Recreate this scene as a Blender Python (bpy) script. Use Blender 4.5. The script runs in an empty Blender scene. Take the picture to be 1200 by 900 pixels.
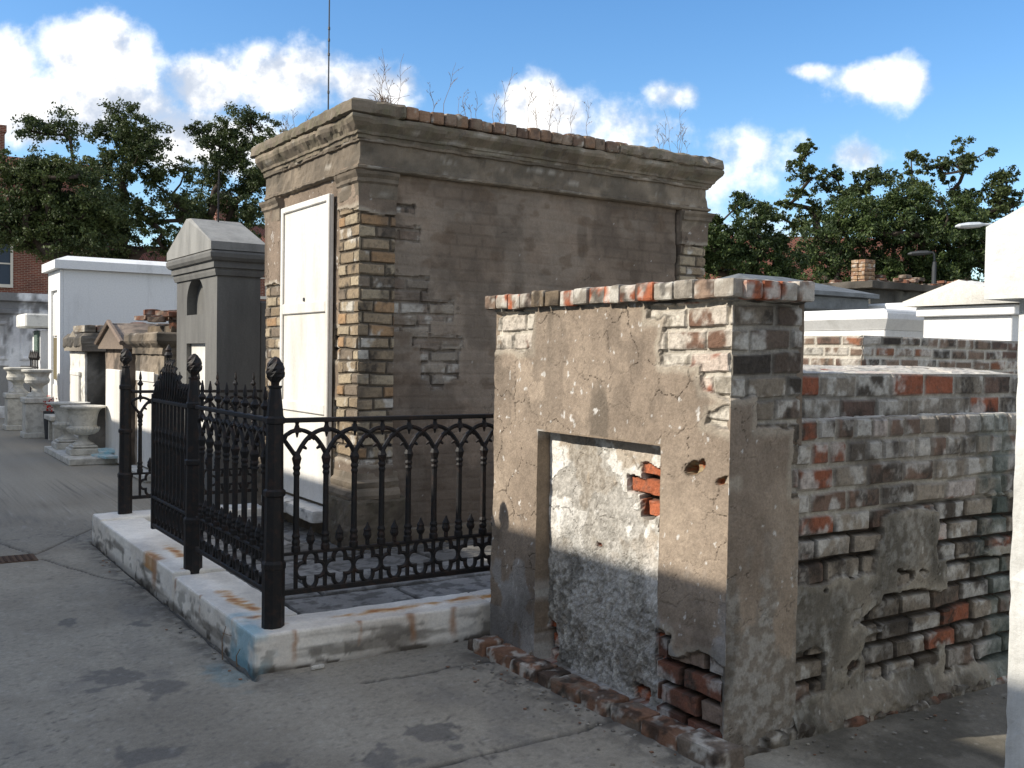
import bpy, math, random
import numpy as np
from mathutils import Matrix, Vector

random.seed(7)
rng = np.random.default_rng(11)
scene = bpy.context.scene
COL = scene.collection

# ------------------------------------------------------------------ helpers
def S(r, g, b):
    c = np.array([r, g, b], float) / 255.0
    return np.where(c <= 0.04045, c / 12.92, ((c + 0.055) / 1.055) ** 2.4)

def hsh(ix, iy, iz, seed):
    h = (ix.astype(np.int64) * 374761393 + iy.astype(np.int64) * 668265263 + iz.astype(np.int64) * 2147483647 + seed * 1274126177) & 0xFFFFFFFF
    h = ((h ^ (h >> 13)) * 1274126177) & 0xFFFFFFFF
    h = ((h ^ (h >> 16)) * 2246822519) & 0xFFFFFFFF
    return ((h ^ (h >> 15)) & 0xFFFFFF) / float(0xFFFFFF)

def vn(x, y, z=None, seed=0):
    x = np.asarray(x, float); y = np.asarray(y, float)
    z = np.zeros_like(x) if z is None else np.asarray(z, float)
    ix, iy, iz = np.floor(x), np.floor(y), np.floor(z)
    fx, fy, fz = x - ix, y - iy, z - iz
    fx = fx * fx * (3 - 2 * fx); fy = fy * fy * (3 - 2 * fy); fz = fz * fz * (3 - 2 * fz)
    def pl(k):
        a = hsh(ix, iy, iz + k, seed); b = hsh(ix + 1, iy, iz + k, seed)
        c = hsh(ix, iy + 1, iz + k, seed); d = hsh(ix + 1, iy + 1, iz + k, seed)
        return (a * (1 - fx) + b * fx) * (1 - fy) + (c * (1 - fx) + d * fx) * fy
    return pl(0) * (1 - fz) + pl(1) * fz

def fbm(x, y, z=None, o=4, seed=0):
    t = 0; a = 0.5; s = 0
    x = np.asarray(x, float); y = np.asarray(y, float)
    for i in range(o):
        t = t + a * vn(x, y, z, seed + i * 17); s += a
        x = x * 2.03; y = y * 2.03; z = None if z is None else z * 2.03; a *= 0.5
    return t / s

def cells(x, y, seed=0):
    """distance to the nearest cell border: polygonal crack network"""
    ix, iy = np.floor(x), np.floor(y); f1 = np.full(x.shape, 9.0); f2 = np.full(x.shape, 9.0)
    for a in (-1, 0, 1):
        for b in (-1, 0, 1):
            px = ix + a + hsh(ix + a, iy + b, ix * 0, seed); py = iy + b + hsh(ix + a, iy + b, ix * 0, seed + 1)
            d = np.hypot(px - x, py - y); k = d < f1
            f2 = np.where(k, f1, np.minimum(f2, d)); f1 = np.where(k, d, f1)
    return f2 - f1

def sst(a, b, x):
    t = np.clip((x - a) / (b - a), 0, 1)
    return t * t * (3 - 2 * t)

def mix(a, b, t):
    a = np.asarray(a, float); b = np.asarray(b, float); t = np.asarray(t)
    if t.ndim and (a.ndim == 1 or a.ndim > t.ndim) or t.ndim: t = t[..., None]
    return a * (1 - t) + b * t

class MB:
    def __init__(s): s.v = []; s.f = []; s.c = []; s.n = 0
    def add(s, V, F, col=None):
        V = np.asarray(V, float).reshape(-1, 3)
        s.v.append(V)
        c = np.ones((len(V), 3)) if col is None else np.broadcast_to(np.asarray(col, float), (len(V), 3))
        s.c.append(c)
        k = s.n
        s.f.extend([tuple(i + k for i in f) for f in F])
        s.n += len(V)
        return s

ROOTLOC = {}
def link(o): COL.objects.link(o); return o

def thing(name, label, cat, loc=(0, 0, 0), group=None):
    o = link(bpy.data.objects.new(name, None)); o.location = loc
    o.empty_display_size = 0.2
    o['label'] = label; o['category'] = cat
    if group: o['group'] = group
    ROOTLOC[o] = np.array(loc, float)
    return o

def build(mb, name, mat, parent=None, label=None, cat=None, group=None, kind=None, smooth=False, loc=None):
    V = np.concatenate(mb.v); C = np.concatenate(mb.c)
    base = np.zeros(3)
    if parent is not None: base = ROOTLOC[parent]
    elif loc is not None: base = np.array(loc, float)
    me = bpy.data.meshes.new(name)
    me.from_pydata((V - base).tolist(), [], mb.f)
    at = me.attributes.new('Col', 'FLOAT_COLOR', 'POINT')
    at.data.foreach_set('color', np.concatenate([C, np.ones((len(C), 1))], 1).astype(np.float32).ravel())
    if smooth: me.polygons.foreach_set('use_smooth', [True] * len(me.polygons))
    me.materials.append(mat)
    me.update()
    o = link(bpy.data.objects.new(name, me))
    if parent is not None:
        o.parent = parent; ROOTLOC[o] = base
    else:
        o.location = base; ROOTLOC[o] = base
    if label: o['label'] = label
    if cat: o['category'] = cat
    if group: o['group'] = group
    if kind: o['kind'] = kind
    return o

# ---- shapes
def box(mb, x0, x1, y0, y1, z0, z1, col=None, bev=0.0):
    if bev <= 0:
        V = [(x0,y0,z0),(x1,y0,z0),(x1,y1,z0),(x0,y1,z0),(x0,y0,z1),(x1,y0,z1),(x1,y1,z1),(x0,y1,z1)]
        F = [(3,2,1,0),(4,5,6,7),(0,1,5,4),(1,2,6,5),(2,3,7,6),(3,0,4,7)]
        return mb.add(V, F, col)
    b = bev
    V = []; idx = {}
    for i, (sx, X) in enumerate(((1, x0), (-1, x1))):
        for j, (sy, Y) in enumerate(((1, y0), (-1, y1))):
            for k, (sz, Z) in enumerate(((1, z0), (-1, z1))):
                for a, d in enumerate(((0, sy*b, sz*b), (sx*b, 0, sz*b), (sx*b, sy*b, 0))):
                    idx[(i, j, k, a)] = len(V); V.append((X + d[0], Y + d[1], Z + d[2]))
    F = []
    q = lambda *a: F.append(tuple(idx[t] for t in a))
    q((0,0,0,0),(0,0,1,0),(0,1,1,0),(0,1,0,0)); q((1,0,0,0),(1,1,0,0),(1,1,1,0),(1,0,1,0))
    q((0,0,0,1),(1,0,0,1),(1,0,1,1),(0,0,1,1)); q((0,1,0,1),(0,1,1,1),(1,1,1,1),(1,1,0,1))
    q((0,0,0,2),(0,1,0,2),(1,1,0,2),(1,0,0,2)); q((0,0,1,2),(1,0,1,2),(1,1,1,2),(0,1,1,2))
    for k in (0,1):
        for i in (0,1): q((i,0,k,0),(i,1,k,0),(i,1,k,2),(i,0,k,2))
        for j in (0,1): q((0,j,k,1),(1,j,k,1),(1,j,k,2),(0,j,k,2))
    for i in (0,1):
        for j in (0,1): q((i,j,0,0),(i,j,1,0),(i,j,1,1),(i,j,0,1))
    for i in (0,1):
        for j in (0,1):
            for k in (0,1): q((i,j,k,0),(i,j,k,1),(i,j,k,2))
    return mb.add(V, F, col)

def rough_box(mb, x0, x1, y0, y1, z0, z1, step=0.03, r=0.008, amp=0.004, seed=0, colfn=None, col=None, rot=0.0, nf=18.0):
    """subdivided box with worn rounded edges and a noisy surface"""
    nx, ny, nz = [max(2, min(400, int(round((b - a) / step)) + 1)) for a, b in ((x0, x1), (y0, y1), (z0, z1))]
    xs, ys, zs = np.linspace(x0, x1, nx), np.linspace(y0, y1, ny), np.linspace(z0, z1, nz)
    for ax in range(3):
        for side in (0, 1):
            if ax == 0: A, B = np.meshgrid(ys, zs, indexing='ij'); P = np.stack([np.full_like(A, (x0, x1)[side]), A, B], -1); flip = side == 0
            if ax == 1: A, B = np.meshgrid(xs, zs, indexing='ij'); P = np.stack([A, np.full_like(A, (y0, y1)[side]), B], -1); flip = side == 1
            if ax == 2: A, B = np.meshgrid(xs, ys, indexing='ij'); P = np.stack([A, B, np.full_like(A, (z0, z1)[side])], -1); flip = side == 0
            n, m = A.shape
            P = P.reshape(-1, 3)
            lo = np.array([x0, y0, z0]) + r; hi = np.array([x1, y1, z1]) - r
            Q = np.clip(P, lo, np.maximum(lo, hi)); D = P - Q
            L = np.linalg.norm(D, axis=1, keepdims=True)
            P2 = np.where(L > 1e-9, Q + D / np.maximum(L, 1e-9) * r, P)
            N = np.where(L > 1e-9, D / np.maximum(L, 1e-9), 0)
            d = (fbm(P[:, 0] * nf + seed * 7.1, P[:, 1] * nf, P[:, 2] * nf, 3, seed) - 0.5) * 2 * amp
            P2 = P2 + N * d[:, None]
            c = col
            if colfn is not None: c = colfn(P2)
            if rot:
                cx, cy = (x0 + x1) / 2, (y0 + y1) / 2
                ca, sa = math.cos(rot), math.sin(rot)
                X, Y = P2[:, 0] - cx, P2[:, 1] - cy
                P2 = np.stack([cx + ca * X - sa * Y, cy + sa * X + ca * Y, P2[:, 2]], 1)
            ii = np.arange(n * m).reshape(n, m)
            q = np.stack([ii[:-1, :-1], ii[1:, :-1], ii[1:, 1:], ii[:-1, 1:]], -1).reshape(-1, 4)
            if flip: q = q[:, ::-1]
            mb.add(P2, q.tolist(), c)
    return mb

def lathe(mb, prof, cx, cy, seg=12, col=None, rot=0.0, z0=0.0):
    V = []; F = []
    n = len(prof)
    for (r, z) in prof:
        for k in range(seg):
            a = rot + 2 * math.pi * k / seg
            V.append((cx + r * math.cos(a), cy + r * math.sin(a), z0 + z))
    for i in range(n - 1):
        for k in range(seg):
            k2 = (k + 1) % seg
            F.append((i*seg+k, i*seg+k2, (i+1)*seg+k2, (i+1)*seg+k))
    F.append(tuple(range(seg - 1, -1, -1))); F.append(tuple((n-1)*seg + k for k in range(seg)))
    return mb.add(V, F, col)

def tube(mb, pts, r, seg=6, col=None, closed=False):
    P = np.array(pts, float); n = len(P)
    R = np.broadcast_to(np.asarray(r, float), (n,))
    if closed: T = np.roll(P, -1, 0) - np.roll(P, 1, 0)
    else: T = np.gradient(P, axis=0)
    T /= np.maximum(np.linalg.norm(T, axis=1, keepdims=True), 1e-9)
    up = np.array([0.0, 0.0, 1.0]) if abs(T[0, 2]) < 0.9 else np.array([1.0, 0.0, 0.0])
    V = []
    a = np.cross(T[0], up); a /= np.linalg.norm(a)
    for i in range(n):
        a = a - T[i] * np.dot(a, T[i]); a /= max(np.linalg.norm(a), 1e-9)
        b = np.cross(T[i], a)
        for k in range(seg):
            t = 2 * math.pi * k / seg
            V.append(P[i] + R[i] * (math.cos(t) * a + math.sin(t) * b))
    F = []
    m = n if closed else n - 1
    for i in range(m):
        j = (i + 1) % n
        for k in range(seg):
            k2 = (k + 1) % seg
            F.append((i*seg+k, j*seg+k, j*seg+k2, i*seg+k2)[::-1])
    if not closed:
        F.append(tuple(range(seg - 1, -1, -1))[::-1]); F.append(tuple((n-1)*seg + k for k in range(seg))[::-1])
    return mb.add(V, F, col)

def sweep(mb, path, prof, outs, step=0.04, amp=0.004, seed=0, colfn=None, col=None, closed=False, nf=9.0, cap=True):
    """moulding: path = list of (x,y) corners, outs = outward normal of each leg; prof = list of (out, z)"""
    q = [prof[0]]
    for a, b in zip(prof[:-1], prof[1:]):
        m = max(1, int(math.hypot(b[0] - a[0], b[1] - a[1]) / .03)) if step < .2 else 1
        q += [(a[0] + (b[0] - a[0]) * k / m, a[1] + (b[1] - a[1]) * k / m) for k in range(1, m + 1)]
    prof = q
    pts = []; nrm = []
    n = len(path)
    legs = n if closed else n - 1
    for i in range(legs):
        a = np.array(path[i], float); b = np.array(path[(i + 1) % n], float)
        L = np.linalg.norm(b - a); m = max(1, int(L / step))
        o = np.array(outs[i], float)
        for k in range(m):
            if k == 0:
                if i > 0 or closed: o2 = np.array(outs[i - 1], float) + o
                else: o2 = o
                pts.append(a); nrm.append(o2)
            else: pts.append(a + (b - a) * k / m); nrm.append(o)
    if not closed: pts.append(np.array(path[-1], float)); nrm.append(np.array(outs[-1], float))
    P = np.array(pts); N = np.array(nrm); M = len(P); K = len(prof)
    O = np.array([p[0] for p in prof]); Z = np.array([p[1] for p in prof])
    X = P[:, None, 0] + N[:, None, 0] * O[None]; Y = P[:, None, 1] + N[:, None, 1] * O[None]; ZZ = np.broadcast_to(Z[None], X.shape).copy()
    d = (fbm(X * nf, Y * nf, ZZ * nf, 3, seed) - 0.5) * 2 * amp
    if amp > .006: d = d - sst(.58, .68, fbm(X * 5, Y * 5, ZZ * 5, 4, seed + 9)) * amp * 1.3
    X = X + N[:, None, 0] * d; Y = Y + N[:, None, 1] * d; ZZ = ZZ + (fbm(X * nf, Y * nf, ZZ * nf + 9, 3, seed + 5) - 0.5) * 1.4 * amp
    V = np.stack([X, Y, ZZ], -1).reshape(-1, 3)
    F = []
    for i in range(M if closed else M - 1):
        j = (i + 1) % M
        for k in range(K - 1): F.append((i*K+k, j*K+k, j*K+k+1, i*K+k+1))
    if not closed and cap:
        F.append(tuple(range(K))); F.append(tuple((M-1)*K + k for k in range(K - 1, -1, -1)))
    # orient outward
    e = np.array(path[1], float) - np.array(path[0], float); o = np.array(outs[0], float)
    if np.cross(e, o) > 0: F = [f[::-1] for f in F]
    return mb.add(V, F, col if colfn is None else colfn(V))

def field(mb, origin, ud, vd, nd, U, V, res, fn, skirt=0.05, wrap=(0, 0)):
    """relief wall: fn(u,v)->(displacement, rgb)"""
    nu, nv = max(2, int(U / res) + 1), max(2, int(V / res) + 1)
    us, vs = np.linspace(0, U, nu), np.linspace(0, V, nv)
    A, B = np.meshgrid(us, vs, indexing='ij')
    d, c = fn(A, B)
    if wrap[0]: A = A - d * np.clip(1 - A / .025, 0, 1)
    if wrap[1]: A = A + d * np.clip(1 - (U - A) / .025, 0, 1)
    if skirt > 0:
        A = np.pad(A, 1, mode='edge'); B = np.pad(B, 1, mode='edge'); d = np.pad(d, 1, mode='edge'); c = np.pad(c, ((1,1),(1,1),(0,0)), mode='edge')
        d[0, :] -= skirt; d[-1, :] -= skirt; d[:, 0] -= skirt; d[:, -1] -= skirt
        ins = min(.03, skirt * .6); A[0, :] += ins; A[-1, :] -= ins; B[:, 0] += ins * .8; B[:, -1] -= ins * .8
    o, ud, vd, nd = [np.array(t, float) for t in (origin, ud, vd, nd)]
    P = o + A[..., None] * ud + B[..., None] * vd + d[..., None] * nd
    n, m = A.shape
    ii = np.arange(n * m).reshape(n, m)
    q = np.stack([ii[:-1, :-1], ii[1:, :-1], ii[1:, 1:], ii[:-1, 1:]], -1).reshape(-1, 4)
    if np.dot(np.cross(ud, vd), nd) < 0: q = q[:, ::-1]
    return mb.add(P.reshape(-1, 3), q.tolist(), c.reshape(-1, 3))

# ------------------------------------------------------------------ materials
def newmat(name):
    m = bpy.data.materials.new(name); m.use_nodes = True
    nt = m.node_tree; nt.nodes.clear()
    out = nt.nodes.new('ShaderNodeOutputMaterial'); p = nt.nodes.new('ShaderNodeBsdfPrincipled')
    nt.links.new(p.outputs[0], out.inputs[0])
    return m, nt, p, out

def noise_node(nt, scale, detail=6, rough=0.6, coord='Object', dim=None):
    tc = nt.nodes.new('ShaderNodeTexCoord'); n = nt.nodes.new('ShaderNodeTexNoise')
    n.inputs['Scale'].default_value = scale; n.inputs['Detail'].default_value = detail; n.inputs['Roughness'].default_value = rough
    if dim:
        mp = nt.nodes.new('ShaderNodeMapping'); mp.inputs['Scale'].default_value = dim
        nt.links.new(tc.outputs[coord], mp.inputs[0]); nt.links.new(mp.outputs[0], n.inputs[0])
    else: nt.links.new(tc.outputs[coord], n.inputs[0])
    return n

def ramp(nt, src, a, b, ca=(0,0,0,1), cb=(1,1,1,1)):
    r = nt.nodes.new('ShaderNodeValToRGB')
    r.color_ramp.elements[0].position = a; r.color_ramp.elements[0].color = ca
    r.color_ramp.elements[1].position = b; r.color_ramp.elements[1].color = cb
    nt.links.new(src, r.inputs[0]); return r

def mixc(nt, a, b, fac, mode='MIX'):
    m = nt.nodes.new('ShaderNodeMix'); m.data_type = 'RGBA'; m.blend_type = mode
    for s, v in ((m.inputs[6], a), (m.inputs[7], b), (m.inputs[0], fac)):
        if isinstance(v, (int, float)): s.default_value = v
        elif isinstance(v, (tuple, list, np.ndarray)): s.default_value = (*[float(t) for t in v[:3]], 1)
        else: nt.links.new(v, s)
    return m.outputs[2]

def bump(nt, p, h, strength, dist=0.01, prev=None):
    b = nt.nodes.new('ShaderNodeBump'); b.inputs['Strength'].default_value = strength; b.inputs['Distance'].default_value = dist
    nt.links.new(h, b.inputs['Height'])
    if prev: nt.links.new(prev, b.inputs['Normal'])
    nt.links.new(b.outputs[0], p.inputs['Normal']); return b.outputs[0]

def vcol_mat(name, rough=0.92, grain=0.2, bscale=90, bstr=0.5, bdist=0.006):
    m, nt, p, out = newmat(name)
    a = nt.nodes.new('ShaderNodeAttribute'); a.attribute_name = 'Col'
    n1 = noise_node(nt, bscale, 8, 0.7); n2 = noise_node(nt, bscale * 0.23, 6, 0.65)
    r1 = ramp(nt, n1.outputs[0], 0.3, 0.7, (1-grain,)*3 + (1,), (1+grain,)*3 + (1,))
    r2 = ramp(nt, n2.outputs[0], 0.3, 0.7, (1-grain*.6,)*3 + (1,), (1+grain*.6,)*3 + (1,))
    c = mixc(nt, a.outputs[0], r1.outputs[0], 1.0, 'MULTIPLY'); c = mixc(nt, c, r2.outputs[0], 1.0, 'MULTIPLY')
    nt.links.new(c, p.inputs['Base Color'])
    p.inputs['Roughness'].default_value = rough; p.inputs['Specular IOR Level'].default_value = 0.2
    b = bump(nt, p, n2.outputs[0], bstr * .6, bdist * 2); bump(nt, p, n1.outputs[0], bstr, bdist, b)
    return m

def paint_mat(name, rgb, rough=0.8, dirt=(0.3,0.28,0.25), dscale=3.0, d0=0.6, d1=0.8, damt=0.5, bscale=40, bstr=0.25, streak=False):
    m, nt, p, out = newmat(name)
    nd = noise_node(nt, dscale, 9, 0.7, dim=(1, 1, 0.25) if streak else None)
    f = ramp(nt, nd.outputs[0], d0, d1, (0,0,0,1), (damt,)*3 + (1,))
    nb = noise_node(nt, bscale, 8, 0.65)
    v = ramp(nt, nb.outputs[0], 0.3, 0.7, (.9,.9,.9,1), (1.06,1.06,1.06,1))
    c = mixc(nt, rgb, dirt, f.outputs[0]); c = mixc(nt, c, v.outputs[0], 1.0, 'MULTIPLY')
    nt.links.new(c, p.inputs['Base Color']); p.inputs['Roughness'].default_value = rough; p.inputs['Specular IOR Level'].default_value = 0.3
    bump(nt, p, nb.outputs[0], bstr, 0.006)
    return m

M_WALL = vcol_mat('weathered_masonry')
M_WALLSOFT = vcol_mat('weathered_stucco', grain=0.13, bstr=0.3)
M_GROUND = vcol_mat('worn_concrete', rough=0.9, grain=0.2, bscale=140, bstr=0.4, bdist=0.004)
M_MARBLE = vcol_mat('weathered_marble', rough=0.6, grain=0.12, bscale=60, bstr=0.25, bdist=0.004)
M_WHITE = paint_mat('whitewash', S(220,220,218), 0.85, dirt=S(150,148,140), dscale=2.2, d0=.52, d1=.78, damt=.5, streak=True, bstr=.4)
M_LIME = paint_mat('lime_plaster', S(212,212,208), 0.9, dirt=S(160,157,148), dscale=4, d0=.46, d1=.74, damt=.75, bscale=24, bstr=.9, streak=True)
M_WHITEOLD = paint_mat('old_whitewash', S(222,220,212), 0.9, dirt=S(92,90,84), dscale=5, d0=.5, d1=.72, damt=.8, bstr=.5)
M_TABLET = paint_mat('marble_tablet', S(224,221,214), 0.6, dirt=S(186,179,166), dscale=3.2, d0=.42, d1=.72, damt=.7, bstr=.12, streak=True)
M_GREYST = paint_mat('grey_cement', S(146,145,140), 0.85, dirt=S(88,88,86), dscale=3.2, d0=.42, d1=.75, damt=.75, bscale=55, bstr=.4, streak=True)
M_CEM = paint_mat('worn_cement', S(112, 111, 107), 0.85, dirt=S(72, 71, 69), dscale=2.6, d0=.40, d1=.75, damt=.8, bscale=55, bstr=.4, streak=True)
M_DARKST = paint_mat('dark_grey_cement', S(92,92,90), 0.85, dirt=S(50,50,50), dscale=3.2, d0=.42, d1=.75, damt=.75, bscale=55, bstr=.4)
M_SLATE = paint_mat('slate_stone', S(110,114,116), 0.8, dirt=S(60,62,62), dscale=4, d0=.4, d1=.7, damt=.7)
M_PLANTER = paint_mat('cast_stone', S(205,202,192), 0.85, dirt=S(110,104,92), dscale=9, d0=.45, d1=.75, damt=.7, bscale=70, bstr=.4)
M_BRONZEDOOR = paint_mat('brown_door', S(108,98,70), 0.7, dirt=S(60,52,40), damt=.6)
M_TURQ = paint_mat('turquoise_paint', S(150,190,200), 0.7, dirt=S(205,205,200), dscale=9, d0=.4, d1=.6, damt=.9)
M_GREEN = paint_mat('green_board', S(84,102,92), 0.7, dirt=S(180,190,180), dscale=40, d0=.55, d1=.62, damt=.7)
M_RED = paint_mat('red_petals', S(190,40,25), 0.7)
M_METALDK = paint_mat('dark_metal', S(66,68,70), 0.5, dirt=S(100,70,50), damt=.3)
M_LAMP = paint_mat('pale_metal', S(190,195,198), 0.45, dirt=S(140,140,140), damt=.3)
M_GLASS = paint_mat('window_pane', S(70,80,92), 0.12, dirt=S(120,130,140), dscale=1.2, damt=.6, bstr=0)
M_TRIM = paint_mat('window_trim', S(205,200,188), 0.7)
M_TILE = None

def iron():
    m, nt, p, out = newmat('black_iron')
    n = noise_node(nt, 22, 8, 0.7); n2 = noise_node(nt, 120, 5, 0.6)
    f = ramp(nt, n.outputs[0], .5, .72, (0,0,0,1), (.75,.75,.75,1))
    c = mixc(nt, S(29,28,28), S(66,47,37), f.outputs[0])
    nt.links.new(c, p.inputs['Base Color'])
    p.inputs['Roughness'].default_value = 0.6; p.inputs['Specular IOR Level'].default_value = 0.3
    bump(nt, p, n2.outputs[0], .35, .004)
    return m
M_IRON = iron()

def brickwall(name, c1, c2, mo, scale, rot=(0,0,0), bstr=0.4):
    m, nt, p, out = newmat(name)
    tc = nt.nodes.new('ShaderNodeTexCoord'); mp = nt.nodes.new('ShaderNodeMapping'); mp.inputs['Rotation'].default_value = rot
    b = nt.nodes.new('ShaderNodeTexBrick'); b.inputs['Scale'].default_value = scale
    b.inputs['Color1'].default_value = (*c1, 1); b.inputs['Color2'].default_value = (*c2, 1); b.inputs['Mortar'].default_value = (*mo, 1)
    b.inputs['Mortar Size'].default_value = 0.012; b.inputs['Brick Width'].default_value = .22; b.inputs['Row Height'].default_value = .075
    nt.links.new(tc.outputs['Object'], mp.inputs[0]); nt.links.new(mp.outputs[0], b.inputs[0])
    n = noise_node(nt, 1.2, 8, .65); v = ramp(nt, n.outputs[0], .3, .7, (.7,.7,.7,1), (1.25,1.25,1.25,1))
    c = mixc(nt, b.outputs[0], v.outputs[0], 1.0, 'MULTIPLY')
    nt.links.new(c, p.inputs['Base Color']); p.inputs['Roughness'].default_value = .9
    bump(nt, p, b.outputs[1], -bstr, .01)
    return m
M_HOUSE = brickwall('red_brick', S(120,62,44), S(96,48,38), S(140,120,105), 1.0, (math.radians(90), 0, 0))

def tiles():
    m, nt, p, out = newmat('clay_roof')
    tc = nt.nodes.new('ShaderNodeTexCoord')
    w = nt.nodes.new('ShaderNodeTexWave'); w.bands_direction = 'X'; w.inputs['Scale'].default_value = 3.0; w.inputs['Distortion'].default_value = .6
    nt.links.new(tc.outputs['Object'], w.inputs[0])
    n = noise_node(nt, 2.2, 8, .7)
    r = ramp(nt, n.outputs[0], .3, .7, (*S(84,46,34), 1), (*S(132,78,54), 1))
    r2 = ramp(nt, w.outputs[0], 0, 1, (.65,.65,.65,1), (1.1,1.1,1.1,1))
    c = mixc(nt, r.outputs[0], r2.outputs[0], 1.0, 'MULTIPLY')
    nt.links.new(c, p.inputs['Base Color']); p.inputs['Roughness'].default_value = .9
    bump(nt, p, w.outputs[0], .6, .05)
    return m
M_TILE = tiles()

def leaf_mat(name):
    m, nt, p, out = newmat(name)
    a = nt.nodes.new('ShaderNodeAttribute'); a.attribute_name = 'Col'
    nt.links.new(a.outputs[0], p.inputs['Base Color'])
    p.inputs['Roughness'].default_value = .55; p.inputs['Specular IOR Level'].default_value = .35
    tr = nt.nodes.new('ShaderNodeBsdfTranslucent'); nt.links.new(a.outputs[0], tr.inputs[0])
    ms = nt.nodes.new('ShaderNodeMixShader'); ms.inputs[0].default_value = .22
    nt.links.new(p.outputs[0], ms.inputs[1]); nt.links.new(tr.outputs[0], ms.inputs[2]); nt.links.new(ms.outputs[0], out.inputs[0])
    return m
M_LEAF = leaf_mat('oak_leaves')
M_BARK = paint_mat('oak_bark', S(72,62,54), .95, dirt=S(38,34,30), dscale=4, d0=.4, d1=.65, damt=.8, bscale=20, bstr=.8)
M_WEED = paint_mat('dry_weed', S(126,106,88), .9)

# ------------------------------------------------------------------ masonry relief
STUCCO = dict(a=S(157,142,125), b=S(136,122,107), grime=S(84,77,68))
MORT = S(168,162,150)
PAL_OLD = [(0.34, S(150,142,128)), (0.56, S(122,108,92)), (0.74, S(104,80,66)), (0.86, S(138,84,64)), (1.0, S(72,66,60))]

def pick(h, pal):
    out = np.zeros(h.shape + (3,)); prev = 0
    for t, c in pal:
        k = (h >= prev) & (h <= t); out[k] = c; prev = t
    return out

def bricks(u, v, bw, bh, mo, seed, headers=()):
    wu = u + (fbm(u * 6, v * 6, None, 2, seed + 1) - .5) * .022
    wv = v + (fbm(u * 3, v * 5, None, 2, seed + 2) - .5) * .026
    row = np.floor(wv / bh)
    w = np.full_like(u, bw)
    for h in headers: w = np.where(row == h, bw * .5, w)
    off = np.where(np.mod(row, 2) > .5, bw * .5, 0) + (hsh(row, row * 0, row * 0, seed + 3) - .5) * bw * .3
    uu = wu + off
    col = np.floor(uu / w)
    fu = uu - col * w; fv = wv - row * bh
    j = (hsh(col, row, row * 0, seed + 4) - .5) * .008
    e = np.minimum(np.minimum(fu, w - fu), np.minimum(fv, bh - fv)) - mo * .5 + j * .5
    z = row * 0
    return e, hsh(col, row, z, seed + 5), hsh(col, row, z, seed + 6), hsh(col, row, z, seed + 7)

def sdbox(u, v, b):
    cu, cv = (b[0] + b[1]) / 2, (b[2] + b[3]) / 2
    du = np.abs(u - cu) - (b[1] - b[0]) / 2; dv = np.abs(v - cv) - (b[3] - b[2]) / 2
    return np.minimum(np.maximum(du, dv), 0) + np.hypot(np.maximum(du, 0), np.maximum(dv, 0))

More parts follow.
